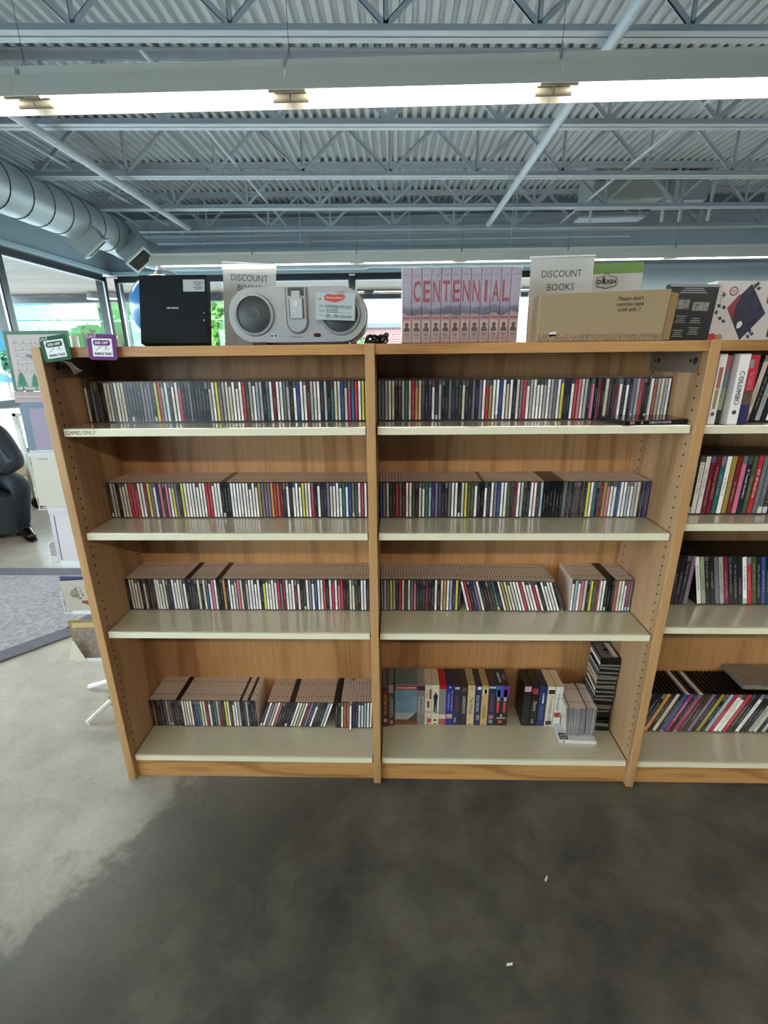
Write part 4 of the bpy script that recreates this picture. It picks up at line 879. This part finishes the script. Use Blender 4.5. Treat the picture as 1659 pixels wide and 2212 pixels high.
MB().cyl((-.036, -.0006, .138), (-.036, -.0001, .138), .0125, 24).build('seal_print', mat('seal_red', 'a84450'), pz); MB().cyl((-.036, -.001, .138), (-.036, -.0006, .138), .009, 24).build('seal_inner', MATS['carton_white'], pz)
text('III', pz, (-.036, -.0011, .138), (1, 0, 0), (0, 0, 1), MATS['seal_red'], h=.009, w=.01)
text('PUZZLE', pz, (-.068, -.0003, .122), (0, 0, 1), (-1, 0, 0), MATS['seal_red'], w=.03, h=.007)
MB().extr(rrect(.014, .036, .0065, 6, .078-.006, .122), lambda a, c_: (a, -.0006, c_), (0, .0005, 0)).build('red_banner', mat('banner_red', 'b83a3c'), pz)
MB().extr([(.072+(.012 if i % 2 else .008)*math.cos(i*PI/7), .150+(.013 if i % 2 else .009)*math.sin(i*PI/7)) for i in range(14)], lambda a, c_: (a, -.0009, c_), (0, .0003, 0)).build('yellow_burst', mat('burst', 'd29a3a'), pz)
MB().extr([(-.086, .002), (-.052, .002), (-.056, .014), (-.070, .022), (-.084, .020)], lambda a, c_: (a, -.0006, c_), (0, .0005, 0)).build('corner_print', MATS['banner_red'], pz)
MB().cyl((-.052, -.001, .010), (-.052, -.0005, .010), .010, 20).build('round_print', mat('round_tan', 'a8845c'), pz)
pz2 = thing('puzzle_box', 'second puzzle box at the right edge, mostly out of view', 'box', (1.272, .20, HT), (0, math.radians(1.2), 0))
MB().box(-.088, .088, 0, .05, 0, .166).build('carton', MATS['carton_white'], pz2, bevel=.0015)
MB().extr([(-.087, .01), (-.045, .004), (.02, .05), (-.04, .12), (-.087, .088)], lambda a, c_: (a, -.0006, c_), (0, .0005, 0)).build('picture_print', MATS['puzzle_pic'], pz2)

# sale tags clipped on the top board
def sale(x, z, rot, c, off, bot, label):
    t = thing('sale_tag', label, 'tag', (x, -.0125, z), (math.radians(-4), rot, 0), 'sale tags on the bookcase edge')
    MB().extr(rrect(.078, .066, .007, 5), lambda a, c_: (a, 0, c_), (0, .0012, 0)).build('card', mat('tag_'+c, c, rough=.6, spec=.25), t)
    MB().box(-.027, .028, -.0005, 0, -.024, .022).build('white_panel', mat('panel_white', 'e2e4e4', rough=.3), t)
    MB().extr(rrect(.046, .014, .006, 5, 0, .011), lambda a, c_: (a, -.0010, c_), (0, .0005, 0)).build('pill', mat('tag_'+c, c), t)
    text(off, t, (0, -.0010, .011), (1, 0, 0), (0, 0, 1), WHITE, w=.036, h=.0068, bold=.03); text(bot, t, (.001, -.0006, -.017), (1, 0, 0), (0, 0, 1), INK, w=.046, h=.0062, bold=.03)
    text('SALE', t, (-.026, -.0003, .0275), (1, 0, .12), (-.12, 0, 1), WHITE, w=.026, h=.0075, shear=.2)
    MB().tube([(-.018, -.0006, -.009), (-.005, -.0006, .0)], .0005, 5).cyl((-.004, -.0008, .001), (-.004, -.0003, .001), .0014, 8).cyl((.011, -.0008, .0), (.011, -.0003, .0), .0018, 8).tube([(.006, -.0006, -.004), (.011, -.0006, -.006), (.018, -.0006, -.004)], .0005, 5).build('tag_drawing', INK, t)
    MB().box(-.006, .006, .0012, .0095, .016, .033).build('clip', glassmat('clip_clear', (.9, .93, .94), .06), t)
sale(-.853, 1.5235, math.radians(-7), '1c5a3c', '25% OFF', 'GREEN TAGS', 'green 25% OFF sale tag hanging from the top edge at left')
sale(-.723, 1.5255, math.radians(1.5), '6d3078', '50% OFF', 'PURPLE TAGS', 'purple 50% OFF sale tag hanging from the top edge')
t = thing('string_bundle', 'frayed white strings hanging below the green tag', 'string', (-.873, .028, 1.482))
for i in range(5):
    a = -.2+i*.12; MB().tube([(0, 0, .01), (.014+.004*i, .0, .004), (.026+.004*i, .0, -.010), (.032+.006*i, 0, -.024+a*.02)], .0009, 5).build('strand', mat('string', 'a9a294'), t)

# ================================================================== CARD RACK (left)
ck = thing('card_rack', 'white wire spinner rack with greeting cards behind the bookcase end', 'rack', (-1.13, .50, 0))
WR = mat('rack_white', 'e3e6e4', rough=.35)
MB().cyl((0, 0, .05), (0, 0, 1.58), .014, 14).build('pole', WR, ck, smooth=True)
for (dx, dy) in ((-.125, -.235), (-.265, .0), (.12, .24), (.175, .0)):
    MB().tube([(0, 0, .075), (dx*.5, dy*.5, .055), (dx, dy, .014)], .0125, 10).build('base_leg', WR, ck, smooth=True)
    if dx == -.125: MB().tube([(dx*.55-.008, dy*.55, .045), (dx*.6, dy*.6, .075), (dx*.62+.01, dy*.62, .03)], .0015, 6).build('wire_tie', INKG, ck)
cards_z = [1.376, 1.175, .957, .730, .510, .280]
for i, z0 in enumerate(cards_z):
    # pocket: two side loops, a floor wire and a white back plate
    b = MB()
    for xx in (-.165, -.045):
        b.tube([(xx-.0, -.12, z0+.09), (xx, -.158, z0+.082), (xx+.004, -.163, z0+.076), (xx+.010, -.168, z0-.004), (xx+.0, -.12, z0-.006)], .0016, 6)
    b.tube([(-.163, -.165, z0-.003), (.10, -.165, z0-.003)], .0016, 6); b.tube([(-.163, -.12, z0-.003), (.10, -.12, z0-.003)], .0016, 6)
    b.tube([(-.168, -.125, z0+.08), (-.178, -.135, z0+.074), (-.180, -.14, z0+.055), (-.168, -.14, z0+.048)], .0016, 6)
    b.build('wire_pocket', WR, ck, smooth=True)
    MB().box(-.165, .12, -.118, -.114, z0-.035, z0-.008).box(-.05, -.038, -.124, -.118, z0-.05, z0+.0).build('back_plate', WR, ck)
def card(x0, x1, z0, z1, y, c, label, name='greeting_card', tilt=0., cat='card'):
    t = thing(name, label, cat, ((x0+x1)/2, y, z0), (math.radians(-4), math.radians(tilt), 0), 'cards in the spinner rack')
    w_ = x1-x0; MB().box(-w_/2, w_/2, 0, .0022, 0, z1-z0).build('card_stock', mat('cardc_'+c, c, rough=.5), t); return t, w_, z1-z0
t, w_, h_ = card(-1.288, -1.06, 1.392, 1.592, .352, '3f7050', 'green-bordered music sheet with two printed green trees', 'song_sheet')
MB().box(-w_/2+.012, w_/2-.012, -.0006, 0, .004, h_-.012).build('sheet', mat('sheet_pink', 'c8bfbd', rough=.6), t)
for k in range(5):
    b = MB(); yy = .158-k*.023; b.box(-.088, .08, -.0009, -.0006, yy-.008, yy-.0074)
    for q in range(16):
        xx = -.085+q*.0105+rnd.uniform(-.002, .002); z_ = yy+rnd.uniform(-.003, .004); b.box(xx, xx+.0055, -.0010, -.0006, z_, z_+.0022)
        if q % 3 == 0: b.box(xx+.004, xx+.0048, -.0010, -.0006, z_, z_+.010)
    b.build('music_line', mat('ink_soft', '6a625e'), t)
for xx, s in ((-.078, 1.), (-.030, .9)):
    b = MB()
    for k in range(4):
        ww = .013*s+k*.004*s; zb_ = .048*s-k*.0105*s; b.extr([(-ww, zb_-.004), (0, zb_+.0), (ww, zb_-.004), (0, zb_+.018*s)], lambda a, c_: (xx+a, -.0012, c_), (0, .0005, 0))
    b.box(xx-.003, xx+.003, -.0012, -.0007, .002, .016); b.build('tree_print', mat('print_tree', '1f8055'), t)
o = MB().extr([(-.026, .004), (-.02, .010), (-.004, .006), (.008, -.002), (.014, -.012), (.006, -.010), (-.008, -.004), (-.016, .0)], lambda a, c_: (a, 0, c_), (0, .006, 0)).build('plastic_clip', KB, None, (-1.172, .325, 1.505))
tag(o, 'small black clip on the music sheet', 'clip')
card(-1.302, -1.08, 1.350, 1.388, .362, 'b39a98', 'plain dusty pink card below the music sheet')
t, w_, h_ = card(-1.287, -1.08, 1.180, 1.352, .350, '64788c', 'slate blue card with a mauve centre', tilt=0)
MB().box(-w_/2+.030, w_/2, -.0006, 0, .001, h_-.022).build('mauve_panel', mat('mauve_card', '98889c'), t)
card(-1.290, -1.06, 1.158, 1.178, .353, 'c8d0d0', 'white card edge between the mauve card and the cream envelope')
t, w_, h_ = card(-1.294, -1.08, .966, 1.158, .346, 'cac4b4', 'large cream envelope in the middle pocket of the rack')
MB().box(-w_/2+.03, w_/2-.15, -.0006, 0, h_-.014, h_-.012).build('envelope_slit', KB, t)
t, w_, h_ = card(-1.280, -1.08, .735, .952, .352, 'c9c3cc', 'white card with a dark side line below the cream envelope')
MB().box(-w_/2+.016, -w_/2+.019, -.0006, 0, .002, h_-.03).build('fold_line', INKG, t)
MB().box(-w_/2+.022, w_/2, -.0010, -.0003, .0, h_-.034).build('inner_sheet', mat('inner_sheet', 'd0cacd'), t)
card(-1.325, -1.25, .742, .80, .375, '9a9298', 'grey card poking out at the left of the white card', tilt=8)
t, w_, h_ = card(-1.302, -1.09, .53, .658, .358, '2a2f5a', 'navy card behind the sketch drawing card')
t, w_, h_ = card(-1.288, -1.09, .518, .650, .345, 'b3ad9e', 'cream card with an ink drawing of a bird', tilt=-4)
b = MB()
for k in range(16):
    a = rnd.random()*6.3; u = -.01+rnd.uniform(-.04, .05); v = .075+rnd.uniform(-.03, .03); r = rnd.uniform(.008, .02)
    b.tube([(u+r*math.cos(a+q*.5), -.0006, v+r*.7*math.sin(a+q*.5)) for q in range(5)], .0007, 4)
b.build('ink_drawing', mat('ink_blue', '2c2f4a'), t)
MB().extr([(-.03, .034), (.0, .022), (.05, .020), (.06, .032), (.03, .040), (-.02, .042)], lambda a, c_: (a, -.0006, c_), (0, .0005, 0)).build('branch_print', mat('branch_br', '6c4230'), t)
MB().extr([(-.07, .07), (-.055, .055), (-.03, .06), (-.035, .1), (-.06, .09)], lambda a, c_: (a, -.0004, c_), (0, .0004, 0)).build('wash_print', mat('wash_tan', '8d8468'), t)
t, w_, h_ = card(-1.300, -1.09, .285, .462, .348, '8c7a3c', 'gold-bordered card with a brown tree drawing, lowest in the rack', tilt=-2)
MB().box(-w_/2+.012, w_/2, -.0006, 0, .0, h_-.012).build('tree_picture', mat('tree_pic', '85776a', noise=.45, nscale=55), t)
MB().box(-w_/2+.012, w_/2, -.0009, -.0006, h_-.034, h_-.012).build('tan_band', mat('tan_band', 'c4a87a'), t)
t = thing('paper_cone', 'folded cream paper in the lowest rack pocket', 'paper', (-1.268, .328, .285))
MB().add([(-.05, 0, 0), (.03, -.003, -.004), (-.01, .002, .09), (-.015, .002, .09), (-.05, .003, 0), (.03, .0, -.004), (-.01, .005, .09), (-.015, .005, .09)], [(0, 1, 2, 3), (7, 6, 5, 4), (0, 4, 5, 1), (1, 5, 6, 2), (2, 6, 7, 3), (3, 7, 4, 0)]).build('sheet', mat('cone_paper', 'd4cdb8'), t)
# second rack farther back: post and castor
r2 = thing('garment_rack', 'tall cream rack on a black castor beyond the card rack', 'rack', (-3.78, 3.39, 0))
MB().box(-.02, .02, -.02, .02, .11, 1.0).build('upright', mat('rack_cream', 'b5b5a8', rough=.5), r2, bevel=.003)
MB().box(-.02, .7, -.02, .02, .97, 1.0).box(.66, .7, -.02, .02, .11, .97).build('frame', MATS['rack_cream'], r2, bevel=.003)
for xx in (0, .68): MB().cyl((xx, -.02, .05), (xx, .02, .05), .05, 20).box(xx-.015, xx+.015, -.028, .028, .05, .11).build('castor', KB, r2)
# paperbacks / card spikes visible over the top left
for i in range(5):
    x = -1.06+i*.028
    t = thing('paper_bag', '%s of the crumpled tissue tips behind the green tag' % ordn(i+1), 'paper', (x, .47, 1.50), (0, math.radians(-8+4*i), math.radians(20*i)), 'tissue tips behind the green tag')
    MB().extr([(-.012, 0), (.012, 0), (.008, .075+.02*math.sin(i*2)), (-.004, .10+.015*math.cos(i))], lambda a, c_: (a, 0, c_), (0, .003, 0)).build('sheet', mat('tissue', 'b3b4ae', rough=.7), t)

# ================================================================== FLOOR ITEMS
CARP = mat('carpet_grey', '8f9096', rough=.95, noise=.35, nscale=45, bump=.8); CARB = mat('carpet_border', '5d5d68', rough=.95, noise=.15, nscale=60, bump=.4)
cp_ = thing('area_rug', 'flecked grey area rug with a darker slate border', 'rug', (0, 0, 0))
# near edge runs from the bookcase corner obliquely to the left
def hexa(b, pts, z0, z1, m=0): b.extr(pts, lambda a, c_: (a, c_, z0), (0, 0, z1-z0), m)
o_pts = [(-4.0, -1.62), (-1.66, .97+.1), (-1.66, 1.84), (-4.0, 1.84)]
b = MB(); hexa(b, [(-4.0, -1.45), (-1.86, 1.02), (-1.72, 1.84-.12), (-4.0, 1.84-.12)], .0005, .009); b.build('pile', CARP, cp_)
b = MB(); hexa(b, [(-4.0, -1.62), (-1.745, .985), (-1.83, 1.055), (-4.0, -1.45)], .0005, .010); hexa(b, [(-1.745, .985), (-1.60, 1.84), (-1.72, 1.72), (-1.86, 1.02)], .0005, .010); hexa(b, [(-4.0, 1.72), (-1.72, 1.72), (-1.60, 1.84), (-4.0, 1.84)], .0005, .0102); b.build('border', CARB, cp_)
for i, (x, y, l) in enumerate(((.352, -.545, 'white paper scrap on the dark floor right of the middle'), (.515, -.338, 'pale thin paper scrap on the floor in front of the right bay'), (-2.55, 2.0, 'white scrap on the floor near the black shoe'))):
    tag(MB().add([(0, 0, .0008), (.016, .002, .001), (.018, .007, .003), (.003, .006, .001), (0, 0, .0016), (.016, .002, .0018), (.018, .007, .0038), (.003, .006, .0018)], [(3, 2, 1, 0), (4, 5, 6, 7), (0, 1, 5, 4), (1, 2, 6, 5), (2, 3, 7, 6), (3, 0, 4, 7)]).build('paper_scrap', PAPER, None, (x, y, 0), (0, 0, i*.8)), l, 'scrap')

# ================================================================== PERSON (seated, left edge)
def skin(name, verts, edges, radii, mats, parent=None, sub=2, root=0):
    me = bpy.data.meshes.new(name); me.from_pydata(verts, edges, []); o = bpy.data.objects.new(name, me); COL.objects.link(o)
    md = o.modifiers.new('s', 'SKIN'); md.use_smooth_shade = True
    for i, r in enumerate(radii):
        sv = me.skin_vertices[0].data[i]; sv.radius = (r, r) if not isinstance(r, tuple) else r; sv.use_root = (i == root)
    ss = o.modifiers.new('u', 'SUBSURF'); ss.levels = sub; ss.render_levels = sub
    dg = bpy.context.evaluated_depsgraph_get(); m2 = bpy.data.meshes.new_from_object(o.evaluated_get(dg)); bpy.data.objects.remove(o); bpy.data.meshes.remove(me)
    m2.materials.clear()
    for m in mats: m2.materials.append(m)
    m2.shade_smooth(); m2.name = name
    return link(name, m2, parent)
pe = thing('person', 'seated person in dark jacket, dark trousers and polished black shoes, cut by the left edge', 'person', (-3.43, 2.86, 0), (0, 0, math.radians(-53)))
JK = mat('jacket', '20262f', rough=.8, noise=.15, nscale=30, bump=.4); TRO = mat('trousers', '18222b', rough=.85, noise=.1, nscale=30, bump=.3); SKN = mat('skin_tone', 'b98a72', rough=.5); HAIR = mat('hair_grey', '6a6660', rough=.8)
bv = [(0, -.2, .49), (.06, -.22, .66), (.16, -.24, .84), (.21, -.24, .97), (.25, -.24, 1.04), (.28, -.24, 1.10),
      (.2, -.07, .93), (.38, .03, .665), (.41, -.09, .61), (.42, -.13, .60),
      (.2, -.41, .93), (.34, -.50, .665), (.42, -.33, .615), (.43, -.29, .60),
      (.05, -.1, .47), (.45, -.005, .475), (.42, -.03, .28), (.38, -.05, .10),
      (.05, -.3, .47), (.44, -.46, .475), (.42, -.46, .28), (.38, -.45, .10)]
be = [(0, 1), (1, 2), (2, 3), (3, 4), (4, 5), (3, 6), (6, 7), (7, 8), (8, 9), (3, 10), (10, 11), (11, 12), (12, 13), (0, 14), (14, 15), (15, 16), (16, 17), (0, 18), (18, 19), (19, 20), (20, 21)]
br = [.15, .145, .145, .10, .055, .06, .07, .055, .042, .030, .07, .055, .042, .030, .10, .082, .062, .05, .10, .082, .062, .05]
body = skin('body', bv, be, br, [JK, TRO, SKN], pe)
for pl in body.data.polygons:
    c = pl.center
    if c.z > 1.02: pl.material_index = 2
    elif c.z < .565: pl.material_index = 1
head = MB().sphere((.31, -.24, 1.17), .098, 24, 16, sc=(1.0, .8, 1.2)); head.build('head', SKN, pe, smooth=True)
MB().sphere((.292, -.24, 1.20), .104, 24, 16, sc=(1.0, .84, 1.05)).build('hair', HAIR, pe, smooth=True)
MB().sphere((.408, -.24, 1.165), .017, 10, 8, sc=(1, .8, 1.4)).build('nose', SKN, pe, smooth=True)
for s in (-1, 1):
    MB().sphere((.398, -.24+s*.032, 1.185), .011, 10, 8).build('eye', KB, pe, smooth=True); MB().sphere((.31, -.24+s*.082, 1.165), .022, 10, 8, sc=(.6, .4, 1.3)).build('ear', SKN, pe, smooth=True)
MB().sphere((.396, -.24, 1.122), .02, 10, 6, sc=(.4, 1.1, .3)).build('mouth', mat('lip', '8c4f48'), pe, smooth=True)
def hand(wr, d, th):
    # wr wrist, d pointing direction (unit, xy), th side the thumb leaves on
    wr = Vector(wr); d = Vector(d).normalized(); q = Vector((-d.y, d.x, 0)); P = lambda a, b_, c_: tuple(wr + d*a + q*b_ + Vector((0, 0, c_)))
    hv = [P(0, 0, 0), P(.04, 0, 0), P(.075, 0, -.002)]; he = [(0, 1), (1, 2)]; hr = [.026, (.034, .019), (.034, .017)]
    for k in range(4):
        o_ = -th*(.030-.020*k); ln_ = (.055, .070, .074, .066)[k]; i0 = len(hv)
        hv += [P(.085, -o_ if False else o_, 0), P(.085+ln_*.5, o_, -.004), P(.085+ln_*.85, o_, -.022)]; he += [(2, i0), (i0, i0+1), (i0+1, i0+2)]; hr += [.0095, .0088, .0078]
    i0 = len(hv); hv += [P(.035, th*.035, .004), P(.062, th*.055, 0), P(.085, th*.060, -.006)]; he += [(1, i0), (i0, i0+1), (i0+1, i0+2)]; hr += [.012, .010, .009]
    return skin('hand', hv, he, hr, [SKN], pe, 1)
hand((.42, -.115, .603), (.1, -1, 0), 1); hand((.435, -.31, .603), (.1, 1, 0), -1)
SHOE = mat('shoe_leather', '0b0c0e', rough=.12, coat=.6)
def shoe(x, y, rz):
    sv = [(-.05, 0, .055), (.03, 0, .055), (.11, 0, .045), (.19, 0, .038)]; 
    o = skin('shoe', sv, [(0, 1), (1, 2), (2, 3)], [(.045, .05), (.045, .05), (.045, .04), (.036, .028)], [SHOE], pe, 2); o.location = (x, y, 0); o.rotation_euler = (0, 0, rz)
    s2 = MB().extr([(-.08, -.03), (-.02, -.036), (.10, -.042), (.20, -.030), (.225, 0), (.20, .030), (.10, .042), (-.02, .036), (-.08, .03), (-.098, 0)], lambda a, c_: (a, c_, .0005), (0, 0, .016)).build('sole', KB, o, bevel=.002)
    lc = MB()
    for i in range(3): lc.tube([(.03+i*.018, -.022, .088-i*.008), (.035+i*.018, 0, .099-i*.01), (.03+i*.018, .022, .088-i*.008)], .002, 5)
    lc.build('laces', INK, o)
    return o
shoe(.37, -.045, math.radians(12)); shoe(.37, -.45, math.radians(-8))
for (x, y) in ((.38, -.05), (.38, -.45)): MB().cyl((x, y, .06), (x, y, .11), .042, 16).build('sock', mat('sock', '1c2024', rough=.9), pe, smooth=True)
st = thing('armchair', 'low dark grey upholstered seat under the seated person', 'chair', (-3.43, 2.68, 0), (0, 0, math.radians(-53)))
UPH = mat('upholstery', '3c4650', rough=.85, noise=.1, nscale=40, bump=.2)
MB().box(-.26, .20, -.50, .06, .03, .385).build('seat_base', UPH, st, bevel=.03); MB().box(-.32, -.18, -.50, .06, .03, .80).build('backrest', UPH, st, bevel=.04)
for x in (-.24, .14):
    for y in (-.44, 0): MB().cyl((x, y, 0), (x, y, .035), .02, 10).build('foot', KB, st)

# ================================================================== OUTDOORS
LEAF = [mat('leaf_bright', '46682a', rough=.6, spec=.15, noise=.3, nscale=1.5), mat('leaf_mid', '2f5a2c', rough=.6, spec=.15, noise=.3, nscale=1.5), mat('leaf_teal', '2a5238', rough=.6, spec=.15, noise=.3, nscale=1.5)]
def tree(x, y, h, r, mi, label, n=1500):
    t = thing('tree', label, 'tree', (x, y, -.14), group='trees beyond the windows')
    MB().tube([(0, 0, 0), (.1, 0, h*.35), (0, .1, h*.7)], [.18, .13, .05], 8).build('trunk', mat('bark', '5a4c3e', rough=.9), t, smooth=True)
    vs = []; fs = []
    for i in range(n):
        a = rnd.random()*2*PI; u = rnd.uniform(-.85, 1); rr = r*(rnd.random()**.35)*(1+.15*math.sin(a*5+u*4)); c = math.sqrt(max(0, 1-u*u))
        p = Vector((rr*c*math.cos(a), rr*c*math.sin(a), h*.58+u*h*.42)); s = rnd.uniform(.09, .2)
        d1 = Vector((rnd.gauss(0, 1), rnd.gauss(0, 1), rnd.gauss(0, 1))).normalized()*s; d2 = d1.orthogonal().normalized()*s*.6; k = len(vs)
        vs += [p-d1, p+d2, p+d1, p-d2]; fs.append((k, k+1, k+2, k+3))
    b = MB(); b.add(vs, fs); stuff(b.build('foliage', LEAF[mi], t))
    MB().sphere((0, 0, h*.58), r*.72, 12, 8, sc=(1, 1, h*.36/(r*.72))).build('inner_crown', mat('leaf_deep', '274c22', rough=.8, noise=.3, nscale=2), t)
for x, y, h, r, mi, l in ((-11.2, 18.5, 5.9, 2.5, 1, 'dense green tree in the left window beside the corner post'), (-16.2, 24.0, 4.4, 2.0, 2, 'darker green tree farther left in the corner window'), (-7.9, 20.5, 5.3, 2.1, 0, 'bright green tree behind the globe'),
                          (-5.6, 18.5, 4.1, 1.9, 0, 'bright tree between the black box and the speaker sign'), (-19.5, 21, 2.6, 1.6, 2, 'low dark green bush at the far left outside'), (3.3, 17.5, 2.9, 1.3, 0, 'bright green bush seen between the video set and the sign'), (-2.9, 21, 3.0, 1.6, 1, 'green tree hidden behind the silver speaker')):
    tree(x, y, h, r, mi, l)
WRM = mat('cable_pale', '5c7470', rough=.6)
for i, (z0, z1) in enumerate(((4.6, 3.9), (4.2, 3.2), (3.6, 3.5), (2.9, 2.85), (4.9, 4.1))):
    tag(MB().tube([(-30, 15.0+i*.2, z0), (-12, 15+i*.2, (z0+z1)/2-.1), (8, 15+i*.2, z1)], .014, 6).build('power_line', WRM), '%s of the power lines outside the windows' % ordn(i+1), 'cable', 'power lines')
# brick building
bb_ = thing('brick_building', 'low red brick building outside, right of the speaker', 'building', (1.2, 24, -.14))
m, nt, b_ = newmat('brick_wall'); bt = nt.nodes.new('ShaderNodeTexBrick'); tcx = nt.nodes.new('ShaderNodeTexCoord'); mpb = nt.nodes.new('ShaderNodeMapping'); mpb.inputs['Rotation'].default_value = (PI/2, 0, 0)
bt.inputs['Scale'].default_value = 2.2; bt.inputs['Color1'].default_value = lin('6a3c34')+(1,); bt.inputs['Color2'].default_value = lin('5c342e')+(1,); bt.inputs['Mortar'].default_value = lin('80706c')+(1,)
nt.links.new(tcx.outputs['Object'], mpb.inputs[0]); nt.links.new(mpb.outputs[0], bt.inputs['Vector']); nt.links.new(bt.outputs['Color'], b_.inputs['Base Color'])
MB().box(-3.2, 3.5, 0, 6, 0, 3.1).build('wall', m, bb_); MB().box(-3.35, 3.65, -.12, 6.1, 3.1, 3.32).build('parapet', mat('parapet', '4a4e52'), bb_)
MB().box(-2.0, -1.1, -.05, 0, 1.0, 2.2).build('window', FRAME, bb_); MB().box(1.0, 1.9, -.05, 0, 1.0, 2.2).build('window', FRAME, bb_)
# parked car
ca = thing('car', 'pale parked car outside the lower left window', 'car', (-15.2, 16.2, -.14), (0, 0, math.radians(35)))
MB().extr([(-2.1, .3), (2.1, .3), (2.15, .75), (1.3, .92), (.6, 1.42), (-.9, 1.45), (-1.7, .95), (-2.15, .85)], lambda a, c_: (a, -.85, c_), (0, 1.7, 0)).build('body', mat('car_paint', '6f7a80', rough=.2, coat=.5), ca, bevel=.05)
MB().extr([(.62, 1.36), (-.85, 1.38), (-1.45, .98), (1.15, .95)], lambda a, c_: (a, -.87, c_), (0, 1.74, 0)).build('side_windows', mat('car_glass', '24506c', rough=.1), ca)
for x in (-1.35, 1.35):
    for y in (-.86, .7): MB().cyl((x, y, .32), (x, y+.16, .32), .32, 24).build('wheel', KB, ca, smooth=True)
# flood lights under the canopy edge
for i, x in enumerate((-5.35, -5.0)):
    t = thing('canopy_light', '%s of two round lights under the outside canopy' % ('left' if i == 0 else 'right'), 'light', (x, 7.7, HEAD+.035))
    MB().cyl((0, 0, -.10), (0, 0, 0), .10, 20, r2=.07).build('housing', ALU, t, smooth=True); MB().cyl((0, 0, -.108), (0, 0, -.10), .085, 20).build('lens', mat('lens_lit', 'ffffff', emit='fff4dd', estr=6.), t)
